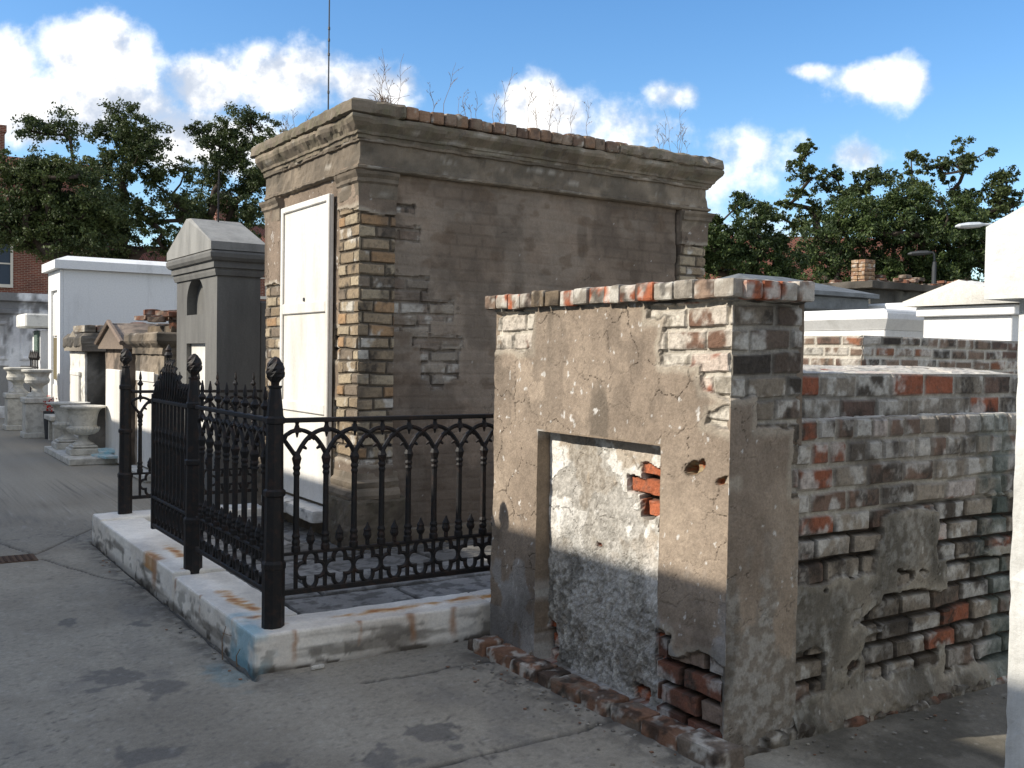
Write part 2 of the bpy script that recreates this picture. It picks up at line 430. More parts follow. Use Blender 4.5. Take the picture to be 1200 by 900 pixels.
def masonry(u, v, seed=0, expo=(), bias=None, warp=.10, wf=7.0, st=STUCCO, bw=.235, bh=.093, mo=.016, pal=PAL_OLD, mort=MORT,
            thick=.012, white=.35, mould=.3, cracks=.5, flecks=.5, dark=0.0, headers=(), recess=.012, gaps=.0, stamp=.0, halo=.5, wash=S(196,192,182)):
    """stucco over brick with the brick showing through where the stucco fell off"""
    s = np.full_like(u, 1.0)
    for b in expo: s = np.minimum(s, sdbox(u, v, b))
    if bias is not None: s = np.minimum(s, bias(u, v))
    s = s + (fbm(u * wf, v * wf, None, 4, seed + 20) - .5) * warp
    stm = sst(-.004, .004, s)
    e, h1, h2, h3 = bricks(u, v, bw, bh, mo, seed, headers)
    hi = fbm(u * 60, v * 60, None, 3, seed + 31); mid = fbm(u * 11, v * 11, None, 4, seed + 32); lo = fbm(u * 2.3, v * 2.3, None, 4, seed + 33)
    fb = sst(-.002, .007, e)
    gap = gaps(u, v) if callable(gaps) else sst(.55, .6, fbm(u * 9, v * 9, None, 3, seed + 34)) * gaps
    dbr = -recess * (1 + 1.6 * gap) * (1 - fb) + (h2 - .5) * .008 * fb + (hi - .5) * .006 + (mid - .5) * .006
    cb = pick(h1, pal) * (0.85 + .3 * h3)[..., None] * (.84 + .32 * mid)[..., None]
    h4 = np.mod(h3 * 7.31 + h1 * 3.7, 1.0); h5 = np.mod(h2 * 5.13 + h1 * 9.1, 1.0)
    # lime wash left on single bricks, in worn patches
    nw = fbm(u * 12, v * 10, None, 6, seed + 35)
    ww = sst(.44, .60, nw + (white - .5) * .5 + (h4 - .5) * .34)
    cb = mix(cb, wash * (.80 + .36 * hi)[..., None], ww * .72)
    # soot and lichen, by brick, heavier along the top edge
    md = sst(.50, .70, fbm(u * 9, v * 7, None, 6, seed + 36) + (mould - .5) * .5 + (h5 - .5) * .36)
    cb = mix(cb, S(60, 55, 50), md * (.5 + .4 * sst(.4, .6, hi)))
    sk = sst(.58, .68, fbm(u * 46, v * 40, None, 4, seed + 37)); cb = mix(cb, S(84, 77, 69), sk * .35)
    rim = (1 - sst(.0, .014, e)) * sst(.45, .65, fbm(u * 24, v * 24, None, 4, seed + 39)); cb = mix(cb, S(84, 78, 70), rim * .4)
    cm = mix(mort * (.74 + .34 * mid + .2 * (hi - .5))[..., None], S(46, 42, 38), gap)
    cm = mix(cm, S(84, 79, 72), sst(.52, .66, fbm(u * 4, v * 4, None, 5, seed + 44) + (mould - .5) * .3) * .55)
    c_br = mix(cm, cb, fb)
    # stucco
    cr = np.abs(fbm(u * 3.1, v * 3.1, None, 4, seed + 40) - .5)
    wx = (fbm(u * 14, v * 14, None, 4, seed + 47) - .5) * .5; wy = (fbm(u * 14 + 9, v * 14, None, 4, seed + 48) - .5) * .5
    ce = cells(u * 5.2 + wx, v * 5.2 + wy, seed + 49)
    ck = (1 - sst(.0, .028, ce)) * sst(.46, .56, fbm(u * 3.2, v * 3.2, None, 3, seed + 41) + (cracks - .5) * .5) * (.45 + .55 * sst(.4, .6, fbm(u * 6, v * 6, None, 3, seed + 50)))
    c_st = mix(st['a'], st['b'], sst(.35, .65, lo)) * (.86 + .22 * mid + .12 * (hi - .3))[..., None]
    pit = sst(.66, .72, fbm(u * 70, v * 70, None, 3, seed + 51)); c_st = mix(c_st, S(110, 99, 86), pit * .2)
    gr = sst(.55, .72, fbm(u * 5, v * 1.6, None, 5, seed + 42) + dark)
    c_st = mix(c_st, st['grime'], gr * .65)
    fl = sst(.755, .785, fbm(u * 36, v * 26, None, 5, seed + 43) + (flecks - .5) * .12)
    c_st = mix(c_st, S(205, 202, 196), fl * .8)
    c_st = mix(c_st, S(50, 44, 38), ck * .75)
    if stamp: # ghost of the courses telegraphing through thin render
        c_st = c_st * (1 - stamp * (1 - fb) * sst(.4, .6, lo) + stamp * .5 * (h3 - .5))[..., None]
    dst = thick + (mid - .5) * .006 + (lo - .5) * .012 + (hi - .5) * .0025 - ck * .004 - stamp * .012 * (1 - fb)
    edge = (1 - sst(.0, .03, np.abs(s - .012))) * stm
    c_st = mix(c_st, S(176, 168, 152), edge * halo)
    d = dbr * (1 - stm) + dst * stm
    c = mix(c_br, c_st, stm)
    # dark line on the brick along the broken lip
    lip = (1 - sst(0, .008, np.abs(s + .006))) * (1 - stm)
    c = mix(c, S(48, 42, 36), lip * .6)
    return d, c, stm

# ================================================================== GROUND
def segd(x, y, a, b):
    ax, ay = a; bx, by = b
    t = np.clip(((x - ax) * (bx - ax) + (y - ay) * (by - ay)) / ((bx - ax) ** 2 + (by - ay) ** 2), 0, 1)
    return np.hypot(x - ax - t * (bx - ax), y - ay - t * (by - ay))

JOINTS = [((2.70, 3.30), (1.0, 3.275)), ((1.98, 9.65), (1.13, 8.24)), ((1.13, 8.05), (1.60, 6.70)), ((2.72, 4.28), (2.0, 4.30)),
          ((0.9, 8.05), (-1.5, 7.2)), ((2.0, 9.7), (3.2, 9.8)), ((1.13, 8.24), (0.2, 11.5))]
GAP = ((1.585, 4.60), (1.60, 8.6))

def ground():
    def axis(lo, hi, fine, flo, fhi):
        a = np.arange(flo, fhi, fine)
        l = [flo - fine * 1.35 ** k * 2 for k in range(1, 40)]; h = [fhi + fine * 1.35 ** k * 2 for k in range(1, 40)]
        l = [t for t in l if t > lo] + [lo]; h = [t for t in h if t < hi] + [hi]
        return np.array(sorted(l) + list(a) + h)
    xs = axis(-420, 420, .016, .0, 4.6); ys = axis(-420, 420, .016, 2.2, 9.2)
    X, Y = np.meshgrid(xs, ys, indexing='ij')
    lo = fbm(X * .9, Y * .9, None, 4, 3); mid = fbm(X * 6, Y * 6, None, 5, 4); hi = fbm(X * 45, Y * 45, None, 2, 5)
    c = mix(S(154, 148, 135), S(138, 132, 120), sst(.35, .65, lo)) * (.86 + .28 * mid)[..., None]
    Z = (lo - .5) * .012 + (mid - .5) * .004 + (hi - .5) * .0016
    Z = np.where((np.abs(X) > 12) | (np.abs(Y) > 30), -.01, Z)
    near = (X > -3) & (X < 6) & (Y > 0) & (Y < 13)
    wob = (fbm(X * 4, Y * 4, None, 3, 6) - .5) * .05
    for a, b in JOINTS:
        d = np.where(near, segd(X + wob, Y + wob, a, b), 9)
        k = 1 - sst(.004, .016, d)
        Z -= k * .014; c = mix(c, S(52, 50, 48), k * .85)
        k2 = (1 - sst(.0, .12, d)) * sst(.4, .7, mid); c = mix(c, S(100, 98, 94), k2 * .4)
    d = np.where(near, segd(X + wob * .3, Y, *GAP), 9); k = 1 - sst(.008, .022, d)
    Z -= k * .03; c = mix(c, S(40, 38, 36), k * .9)
    # oil and damp patches
    for px, py, r, s in ((1.0, 4.95, .13, 1), (1.18, 4.72, .16, 2), (1.3, 3.55, .09, 3), (.92, 3.95, .12, 4), (2.0, 3.55, .1, 5), (1.72, 3.42, .11, 6), (1.35, 5.9, .07, 7), (1.02, 6.1, .05, 8), (1.62, 3.25, .07, 9)):
        d = np.hypot(X - px, (Y - py) * .8) + (fbm(X * 11, Y * 11, None, 3, 60 + s) - .5) * .22
        k = 1 - sst(r * .72, r * .9, d); c = mix(c, S(100, 98, 95), k * .75)
    gap_shade = sst(2.95, 3.3, X) * sst(1.9, 2.15, Y) * (X < 6) * (Y < 2.9); c = mix(c, S(92, 88, 79), gap_shade * (.55 + .35 * sst(.4, .6, fbm(X * 5, Y * 5, None, 5, 81))))  # shade of the narrow gap between the tombs, painted into the ground colour
    st = sst(.58, .72, fbm(X * 1.7 + 4, Y * .8, None, 5, 77)); c = mix(c, S(112, 110, 106), st * .6)
    # grit along curb and tomb feet, turquoise paint drip by the curb corner
    dg = np.minimum(segd(X, Y, *GAP), segd(X, Y, (2.7, 2.7), (2.7, 4.4)))
    k = (1 - sst(.02, .22, dg)) * sst(.42, .6, fbm(X * 14, Y * 14, None, 4, 78)); c = mix(c, S(82, 78, 72), k * .7 * near)
    dt = np.hypot((X - 1.5) * 1.1, (Y - 4.72) * .55) + (fbm(X * 16, Y * 16, None, 4, 79) - .5) * .2
    c = mix(c, S(104, 138, 146), (1 - sst(.04, .13, dt)) * .45)
    ag = fbm(X * 75, Y * 75, None, 2, 82); c = c * (1 + .22 * (ag - .5) * near)[..., None]; c = mix(c, S(112, 108, 101), sst(.70, .76, fbm(X * 50 + 7, Y * 50, None, 2, 83)) * .5 * near)
    hc = (1 - sst(.0, .012, cells(X * .55 + (fbm(X * 3, Y * 3, None, 4, 84) - .5) * .7, Y * .55 + (fbm(X * 3 + 5, Y * 3, None, 4, 85) - .5) * .7, 86))) * near * sst(.48, .56, fbm(X * .8, Y * .8, None, 3, 87)); c = mix(c, S(84, 81, 77), hc * .7); Z -= hc * .003
    sp = sst(.80, .84, fbm(X * 38, Y * 38, None, 2, 80)); c = mix(c, S(176, 173, 166), sp * .3 * near)
    n, m = X.shape
    ii = np.arange(n * m).reshape(n, m)
    q = np.stack([ii[:-1, :-1], ii[1:, :-1], ii[1:, 1:], ii[:-1, 1:]], -1).reshape(-1, 4)
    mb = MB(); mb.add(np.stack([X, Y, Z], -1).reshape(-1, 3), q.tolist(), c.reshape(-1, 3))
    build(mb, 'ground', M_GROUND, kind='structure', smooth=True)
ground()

# ================================================================== NEAR TOMB (stepped brick tomb)
NX, NY0, NY1 = 2.84, 2.79, 4.49
def fbias_front(u, z):
    d = np.full_like(u, 1.0)
    return d
def near_front(u, z):
    ex = [(1.36, 1.8, 1.58, 1.9), (-.2, .52, 1.70, 1.9), (-.2, .40, 1.52, 1.75), (-.2, .17, 1.40, 1.55), (-.1, .13, 1.29, 1.36),
          ]
    ex = [(a, b, c, d) for a, b, c, d in ex]
    d, c, stm = masonry(u, z, 5, ex, warp=.075, wf=8, cracks=.85, flecks=.5, mould=.12, white=.72, thick=.007, gaps=.25, dark=-.03, wash=S(206, 198, 184), mort=S(190, 182, 168))
    blk = sst(.54, .64, fbm(u * 7, z * 5, None, 5, 306)) * sst(1.15, 1.35, z); c = mix(c, S(96, 86, 76), blk * .4 * stm)
    d3, c3, s3 = masonry(u, z, 6, [(-.1, .36, -.1, .33), (-.1, .2, .3, .36), (.3, .42, -.1, .40)], warp=.07, wf=9, cracks=.5, white=.34, mould=.35, thick=.014, recess=.030, gaps=lambda a, b: np.ones_like(a),
                         pal=[(.3, S(128, 112, 100)), (.8, S(112, 76, 62)), (1, S(92, 66, 56))], wash=S(178, 176, 170), bh=.098)
    foot = sst(.47, .43, z) * sst(.50, .46, u); d = d * (1 - foot) + d3 * foot; c = mix(c, c3, foot); stm = stm * (1 - foot) + s3 * foot
    for hu, hz, ru, rz in ((.185, 1.112, .058, .030), (.215, 1.10, .03, .018), (.018, 1.078, .045, .016)):
        q = np.hypot((u - hu) / ru, (z - hz - (u - hu) * -.25) / rz) + (fbm(u * 30, z * 30, None, 3, 307) - .5) * .7; k = 1 - sst(.8, 1.0, q)
        d = d - k * .028; c = mix(c, mix(S(150, 92, 62), S(150, 134, 104), sst(.45, .55, fbm(u * 40, z * 40, None, 3, 308))), k); rim = sst(.75, .95, q) * (1 - sst(1.0, 1.25, q)); c = mix(c, S(70, 62, 52), rim * .5)
    # salts and wear towards the foot of the left pier
    sal = sst(.50, .60, fbm(u * 9, z * 7, None, 5, 301) + sst(.75, .1, z) * .16 * sst(1.1, 1.4, u) - .06)
    c = mix(c, S(150, 150, 148), (sal * sst(.8, .3, z) * stm * .75))
    dk = sst(.5, .68, fbm(u * 4, z * 2.5, None, 5, 302) + .1 * sst(.55, .05, z)); c = mix(c, S(70, 64, 58), dk * .55 * sst(.8, .2, z) * stm)
    # recessed closing panel
    n0, n1, nb, nt = .395 + .0, 1.295, .035, 1.18
    inp = (u > n0) & (u < n1) & (z > nb) & (z < nt)
    ep = [(.36, .60, .93, 1.12)]
    bi = lambda a, b: .05 + .0 * a + (fbm(a * 5, b * 5, None, 3, 330) - .18) * .9 + sst(.2, .6, b) * .02
    d2, c2, st2 = masonry(u, z, 9, [(.37, .69, .95, 1.02), (.37, .60, .85, 1.09), (.37, .49, .79, 1.14), (.86, .91, .66, .69), (.37, .42, .62, .8), (.39, .47, .2, .36), (1.2, 1.3, .0, .25), (.5, .62, .02, .12)], warp=.09, wf=9, cracks=.8, flecks=.3, thick=.02, gaps=lambda a, b: np.ones_like(a) * .9, recess=.024, mould=.05, white=-.12,
                         st=dict(a=S(222, 219, 212), b=S(204, 200, 192), grime=S(128, 122, 112)), pal=[(.6, S(168, 98, 68)), (1, S(146, 84, 58))])
    hi2 = fbm(u * 38, z * 30, None, 5, 340); m2 = fbm(u * 10, z * 8, None, 5, 341)
    pk = sst(.5, .56, fbm(u * 7, z * 7, None, 5, 342)); c2 = mix(c2, S(158, 142, 122), pk * st2 * .75 * sst(.5, .8, z))
    lowm = sst(.78, .45, z + (m2 - .5) * .5)
    hi3 = fbm(u * 70, z * 58, None, 5, 344); moss = mix(mix(S(98, 95, 88), S(186, 183, 174), sst(.38, .64, hi2 * .35 + hi3 * .25 + m2 * .4)), mix(S(98, 86, 70), S(78, 74, 68), sst(.4, .6, hi2)), sst(.50, .64, m2) * .8)
    wp = sst(.52, .545, fbm(u * 5 + 5, z * 6, None, 7, 347)); moss = mix(moss, S(176, 174, 168) * (.8 + .4 * hi3)[..., None], wp * .6); c2 = mix(c2, moss, lowm * st2 * .85)
    fk = sst(.49, .515, fbm(u * 6.5, z * 5.5, None, 7, 345)); c2 = mix(c2, mix(S(160, 154, 144), S(124, 118, 108), sst(.4, .6, hi3)), fk * st2 * .7 * sst(.5, .8, z))
    sp2 = sst(.57, .63, fbm(u * 75, z * 62, None, 4, 343)); c2 = mix(c2, S(98, 93, 86), sp2 * .35 * st2 * sst(1.05, .7, z))
    d2 = d2 + (hi3 - .5) * .012 * (.4 + lowm) - fk * .003
    d2 = d2 + (hi2 - .5) * .016 * lowm + (m2 - .5) * .012
    d = np.where(inp, d2 - .085, d); c = np.where(inp[..., None], c2, c)
    ed = np.minimum(np.minimum(np.abs(u - n0), np.abs(u - n1)), np.abs(z - nt)); nr = (ed < .0075) & (u > n0 - .01) & (u < n1 + .01) & (z < nt + .01) & (z > nb)
    jc = mix(S(128, 114, 98), S(172, 168, 160), sst(.5, .62, fbm(u * 2 + 3, z * 4, None, 6, 346) + .08 * sst(.7, .2, z)))
    c = np.where(nr[..., None], jc, c)
    return d, c

tomb = thing('brick_tomb', 'nearest low tomb, stepped brick and tan stucco with a recessed flaking white panel', 'tomb', (NX, NY0, 0))
mb = MB(); field(mb, (NX, NY0, -.02), (0, 1, 0), (0, 0, 1), (-1, 0, 0), NY1 - NY0, 1.83, .0055, lambda u, v: near_front(u, v - .02), wrap=(1, 1))
build(mb, 'front_wall', M_WALL, tomb)

def near_side(u, z):
    ex = [(-.1, .6, 1.40, 1.9), (.13, .6, 1.28, 1.5), (.36, .6, 1.0, 1.4), (-.02, .03, 1.06, 1.08)]
    d, c, stm = masonry(u, z, 15, ex, warp=.06, wf=8, cracks=.6, flecks=.2, mould=.50, white=.34, dark=-.02,
                        pal=[(.5, S(128, 118, 104)), (.7, S(96, 84, 74)), (.82, S(132, 78, 60)), (1, S(66, 61, 55))])
    sal = sst(.46, .62, fbm(u * 9, z * 5, None, 6, 401) + .14 * sst(.9, .1, z)); c = mix(c, mix(S(116, 112, 104), S(162, 162, 156), sst(.4, .6, fbm(u * 38, z * 34, None, 5, 404))), sal * .6 * sst(1.0, .5, z))
    dk = sst(.5, .66, fbm(u * 6, z * 2, None, 5, 402) + .1 * sst(.5, 0, z)); c = mix(c, S(64, 60, 54), dk * .6 * sst(.9, .2, z))
    d = d + (fbm(u * 26, z * 26, None, 4, 403) - .5) * .014 * sst(.35, .0, z)
    return d, c
mb = MB(); field(mb, (NX, NY0, -.02), (1, 0, 0), (0, 0, 1), (0, -1, 0), .395, 1.83, .0055, lambda u, v: near_side(u, v - .02), wrap=(1, 0))
field(mb, (NX, NY1, -.02), (1, 0, 0), (0, 0, 1), (0, 1, 0), .395, 1.83, .012, lambda u, v: near_side(u + 3, v - .02))
field(mb, (NX + .395, NY0, 1.2), (0, 1, 0), (0, 0, 1), (1, 0, 0), NY1 - NY0, .61, .012, lambda u, v: near_side(u + 7, v + 1.2))
build(mb, 'side_wall', M_WALL, tomb)
mb = MB(); box(mb, NX + .13, NX + .38, NY0 + .04, NY1 - .04, -.02, 1.80); box(mb, NX + .36, 5.35, NY0 + .05, NY1 - .05, -.02, 1.24); box(mb, NX + .36, 5.35, NY0 + .24, NY1 - .24, 1.2, 1.44)
build(mb, 'core', M_BARK, tomb)

def brick_top(u, v, sd):
    d, c, s_ = masonry(u, v, sd, [(-9, 9, -9, 9)], warp=0, mould=.1, white=.85, bw=.235, bh=.115, recess=.006, mort=S(190, 186, 176), wash=S(205, 200, 190))
    return d + (fbm(u * 4, v * 4, None, 3, sd) - .5) * .012, c
def body_low(u, z):
    bi = lambda a, b: np.where(b > .86 - .16 * (a - 0) + .0, -.03, .04) + (fbm(a * 3.0, b * 4.0, None, 4, 520) - .56) * .5
    ex = [(.0, .55, .78, 1.4), (0, 1.0, .88, 1.4), (0.1, 2.2, .92, 1.4), (.0, .52, .62, .8), (.02, .22, .14, .34), (.48, 1.0, .16, .34), (.36, 1.3, .38, .46), (.6, 1.25, .22, .5), (1.05, 1.7, .1, .62), (1.0, 1.9, .64, .9)]
    d, c, stm = masonry(u, z, 25, ex, bias=lambda a, b: .05 + (fbm(a * 3.5, b * 5, None, 4, 521) - .34) * .8, warp=.10, wf=7, cracks=.55, flecks=.35, mould=.52, white=.44, gaps=lambda a, b: sst(.90, .82, b + (fbm(a * 3, b * 3, None, 3, 530) - .5) * .2), thick=.012, recess=.016,
                        st=dict(a=S(150, 141, 126), b=S(130, 123, 111), grime=S(80, 77, 70)), bh=.1004,
                        pal=[(.42, S(146, 136, 122)), (.62, S(124, 102, 88)), (.78, S(142, 88, 66)), (1, S(84, 77, 69))], wash=S(204, 201, 193), mort=S(182, 176, 164), headers=(11, 12))
    c = mix(c, S(112, 104, 95), (1 - stm) * sst(.8, 1.0, z) * (.0 + .28 * sst(.4, .6, fbm(u * 7, z * 12, None, 5, 511))))
    gl = sst(.47, .6, fbm(u * 3, z * 4, None, 5, 502)); hi = fbm(u * 28, z * 24, None, 4, 503)
    salt = sst(.46, .60, fbm(u * 15, z * 13, None, 6, 508)); c = mix(c, mix(S(112, 106, 96), S(178, 176, 168), sst(.42, .6, fbm(u * 40, z * 36, None, 5, 509))), stm * (gl * .55 + salt * .35) * sst(1.0, .65, z))
    c = mix(c, S(112, 103, 92), (1 - stm) * .45 * sst(.7, .5, z) * sst(.35, .6, fbm(u * 3, z * 8, None, 4, 510)))
    dk = sst(.55, .70, fbm(u * 5 + 2, z * 2.2, None, 5, 504)); c = mix(c, S(80, 77, 70), dk * .5 * stm)
    tq = sst(.5, .64, fbm(u * 6, z * 3, None, 4, 505)) * sst(1.15, 1.5, u); c = mix(c, S(96, 112, 106), tq * .5)
    d = d + (hi - .5) * .012 * gl * sst(.9, .6, z)
    d = d + sst(.14, .0, z + (fbm(u * 8, z * 0, None, 3, 506) - .5) * .12) * .05 + (fbm(u * 16, z * 16, None, 3, 507) - .5) * .05 * sst(.12, 0, z)
    return d, c
mb = MB(); field(mb, (NX + .385, NY0 + .012, -.02), (1, 0, 0), (0, 0, 1), (0, -1, 0), 2.1, 1.325, .0075, lambda u, v: body_low(u, v - .02))
field(mb, (5.35, NY0, -.02), (0, 1, 0), (0, 0, 1), (1, 0, 0), NY1 - NY0, 1.325, .015, lambda u, v: body_low(u + 4, v - .02))
field(mb, (NX + .41, NY1, -.02), (1, 0, 0), (0, 0, 1), (0, 1, 0), 2.1, 1.325, .015, lambda u, v: body_low(u + 9, v - .02))
field(mb, (NX + .385, NY0 + .025, 1.300), (1, 0, 0), (0, 1, 0), (0, 0, 1), 2.11, NY1 - NY0 - .05, .015, lambda u, v: brick_top(u, v, 61))
build(mb, 'lower_body', M_WALL, tomb)
def body_up(u, z):
    d, c, s_ = masonry(u, z, 35, [(-9, 9, -9, 9)], warp=0, mould=.66, white=.32, bw=.25, bh=.1075, recess=.011, mort=S(164, 159, 148), wash=S(196, 192, 182),
                       pal=[(.5, S(128, 120, 108)), (.7, S(104, 86, 76)), (.82, S(144, 88, 66)), (1, S(76, 70, 63))])
    return d, c
mb = MB(); field(mb, (NX + .385, NY0 + .17, 1.28), (1, 0, 0), (0, 0, 1), (0, -1, 0), 2.1, .215, .0075, body_up)
field(mb, (5.35, NY0 + .17, 1.28), (0, 1, 0), (0, 0, 1), (1, 0, 0), NY1 - NY0 - .34, .215, .015, lambda u, v: body_up(u + 5, v))
field(mb, (NX + .41, NY1 - .17, 1.28), (1, 0, 0), (0, 0, 1), (0, 1, 0), 2.1, .215, .015, lambda u, v: body_up(u + 9, v))
def body_vault(u, v):
    d, c = brick_top(u, v, 71); return d + .035 * np.sin(np.clip(v / (NY1 - NY0 - .37), 0, 1) * math.pi), c
field(mb, (NX + .385, NY0 + .185, 1.49), (1, 0, 0), (0, 1, 0), (0, 0, 1), 2.1, NY1 - NY0 - .37, .015, body_vault)
build(mb, 'upper_body', M_WALL, tomb)

def brickcol(seed, white=.5, mould=.3, pal=PAL_OLD):
    pk_ = lambda h: [c for t, c in pal if h <= t][0] * random.uniform(.75, 1.15)
    base = pk_(random.random()); base2 = pk_(random.random())
    k = random.random() * 9
    def fn(P):
        x, y, z = P[:, 0] * 1 + k, P[:, 1], P[:, 2]
        w = sst(.46, .60, fbm(x * 22, y * 22, z * 22, 5, seed) + (white - .5) * .5)
        m = sst(.5, .66, fbm(x * 16, y * 16, z * 16, 5, seed + 3) + (mould - .5) * .5)
        f = .75 + .5 * fbm(x * 20, y * 20, z * 20, 3, seed + 5)
        c = mix(np.broadcast_to(base, P.shape), np.broadcast_to(base2, P.shape), sst(.42, .58, fbm(x * 15, y * 15, z * 15, 4, seed + 8))) * f[:, None]
        return mix(mix(c, S(190, 185, 174), w * .8), S(52, 47, 42), m * .75)
    return fn
# coping of bricks on edge
mb = MB()
PALC = [(.3, S(150, 142, 130)), (.45, S(132, 112, 96)), (.9, S(158, 92, 64)), (1, S(90, 78, 70))]
y = NY0 - .05; i = 0
while y < NY1 + .06:
    w = random.uniform(.105, .125); i += 1
    box_w = w - .005
    flat = 1.0 < (y - NY0) < 1.3
    fn = brickcol(100 + i, .25 if flat else .47, .36, [(1.0, S(120, 106, 88))] if flat else PALC)
    mb = MB(); rough_box(mb, NX - .045 + random.uniform(-.006, .006), NX + .20, y, y + box_w, 1.79 + random.uniform(-.004, .004), 1.868 + random.uniform(-.006, .006), .012, .009, .006, i, fn); build(mb, 'coping_brick', M_WALL, tomb)
    mb = MB(); rough_box(mb, NX + .205, NX + .402, y, y + box_w, 1.79 + random.uniform(-.004, .004), 1.866 + random.uniform(-.006, .006), .02, .009, .006, i + 50, brickcol(200 + i, .55, .35, PALC)); build(mb, 'coping_brick', M_WALL, tomb)
    y += w
x = NX + .0
for i in range(4):
    mb = MB(); rough_box(mb, x, x + .094, NY0 - .07, NY0 - .052 + .13, 1.785, 1.862 + random.uniform(-.006, .006), .012, .009, .006, 300 + i, brickcol(320 + i, .5, .5, PALC)); build(mb, 'coping_brick', M_WALL, tomb); x += .099
mb = MB(); rough_box(mb, NX - .01, NX + .405, NY0 - .02, NY1 + .02, 1.778, 1.846, .02, .01, .01, 44, lambda P: mix(S(150, 145, 134), S(70, 66, 60), sst(.45, .6, fbm(P[:, 0]*8, P[:, 1]*8, P[:, 2]*8, 4, 9))))
build(mb, 'mortar_bed', M_WALL, tomb)
# brick footing course along the front
y = NY0 - .11; i = 0
while y < NY1 + .02:
    w = random.choice((.2, .23, .11, .24)); i += 1
    mb = MB(); rough_box(mb, NX - .135 + random.uniform(-.012, .012), NX + .0, y, min(y + w - .01, NY1 + .04), -.03, .065 + random.uniform(-.010, .012), .012, .010, .010, 400 + i,
              brickcol(400 + i, .36, .42, [(.45, S(132, 100, 80)), (.8, S(118, 106, 94)), (1, S(92, 78, 68))]), rot=random.uniform(-.02, .02)); build(mb, 'footing_brick', M_WALL, tomb); y += w
x = NX - .05
while x < 5.2:
    w = random.uniform(.12, .34); i += 1
    mb = MB(); rough_box(mb, x, x + w, NY0 - .055 + random.uniform(-.03, .025), NY0 + .03, -.04, .022 + random.uniform(-.02, .025), .016, .02, .026, 500 + i, brickcol(500 + i, .42, .6, [(.8, S(118, 110, 98)), (1, S(128, 92, 74))]), rot=random.uniform(-.08, .08)); build(mb, 'footing_brick', M_WALL, tomb); x += w * .92

# loose grit and brick crumbs
mb = MB()
for i in range(190):
    t = random.random()
    if t < .55: x, y = NX - .14 - abs(random.gauss(0, .12)), random.uniform(2.7, 4.35)
    elif t < .75: x, y = random.uniform(2.8, 4.6), NY0 - .08 - abs(random.gauss(0, .1))
    else: x, y = 1.57 - abs(random.gauss(0, .06)), random.uniform(4.6, 8)
    s = random.uniform(.002, .008)
    rough_box(mb, x - s, x + s * random.uniform(.6, 1.4), y - s, y + s * random.uniform(.6, 1.5), .0, s * .7, s * .8, s * .25, s * .4, i, None, random.choice([S(160, 155, 145), S(136, 106, 88), S(120, 116, 108), S(134, 126, 114)]), rot=random.random() * 3)
build(mb, 'grit', M_WALL, kind='stuff', label='crumbs of brick and mortar lying along the tomb foot and curb')

# ================================================================== MARBLE CURB AND PLOT FLOOR
RUSTS = [(1.78, 6.75, .05, .30), (1.74, 5.45, .06, .28), (1.76, 5.2, .05, .14), (2.42, 4.80, .34, .055), (2.85, 4.80, .3, .06), (1.62, 6.7, .06, .2), (1.7, 5.0, .1, .05), (1.74, 4.80, .07, .05), (1.68, 6.22, .04, .03), (3.2, 4.8, .3, .03)]
DRIPS = [(1.80, 4.66, .012), (2.15, 4.66, .01), (1.6, 6.1, .014), (1.6, 6.6, .05), (1.6, 5.6, .012), (2.7, 4.66, .02), (2.45, 4.66, .02)]
def marble_col(P):
    x, y, z = P.T
    n = fbm(x * 3, y * 3, z * 3, 4, 600); n2 = fbm(x * 12, y * 12, z * 20, 5, 601); n3 = fbm(x * 2.5, y * 2.5, z * 16, 5, 602)
    c = mix(S(242, 237, 226), S(226, 219, 207), sst(.35, .65, n)) * (.86 + .28 * n2)[:, None]
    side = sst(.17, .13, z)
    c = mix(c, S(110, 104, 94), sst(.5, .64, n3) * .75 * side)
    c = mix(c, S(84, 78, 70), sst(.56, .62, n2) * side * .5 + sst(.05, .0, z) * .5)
    for a, b, rx, ry in RUSTS:
        d = np.hypot((x - a) / rx, (y - b) / ry) + (fbm(x * 14, y * 26, z * 0, 4, 610) - .5) * 1.5
        c = mix(c, S(196, 146, 78), (1 - sst(.3, 1.1, d)) * .8 * (z > .12)); c = mix(c, S(158, 88, 36), (1 - sst(.0, .5, d)) * .75 * (z > .12))
    for a, b, w in DRIPS:
        d = np.hypot(x - a + (fbm(z * 14, z * 0 + a * 9, None, 3, 620) - .5) * .03, y - b) + (n2 - .5) * .05 + (.19 - z) * .04
        c = mix(c, S(158, 104, 52), (1 - sst(w * .2, w * 1.8, d)) * .7 * sst(.0, .1, z))
    db = np.hypot((x - 1.6) * 1.5, (y - 4.84) * .62) + (fbm(x * 11, y * 11, z * 11, 5, 611) - .5) * .36
    c = mix(c, S(140, 184, 198), (1 - sst(.03, .22, db)) * .8)
    return c
curb = thing('marble_curb', 'low white marble curb with rust runs and a turquoise corner under the iron fence', 'curb', (1.6, 4.66, 0))
def block(x0, x1, y0, y1, z1, sd):
    mb = MB(); rough_box(mb, x0, x1, y0, y1, -.03, z1, .012, .012, .007, sd, marble_col, nf=10); build(mb, 'curb_block', M_MARBLE, curb, smooth=False)
block(1.60, 2.95, 4.66, 4.945, .188, 1); block(2.955, 4.4, 4.662, 4.945, .190, 2)
block(1.604, 1.93, 4.952, 6.14, .190, 3); block(1.60, 1.93, 6.155, 8.28, .215, 4); block(1.60, 3.0, 8.285, 8.60, .225, 5)

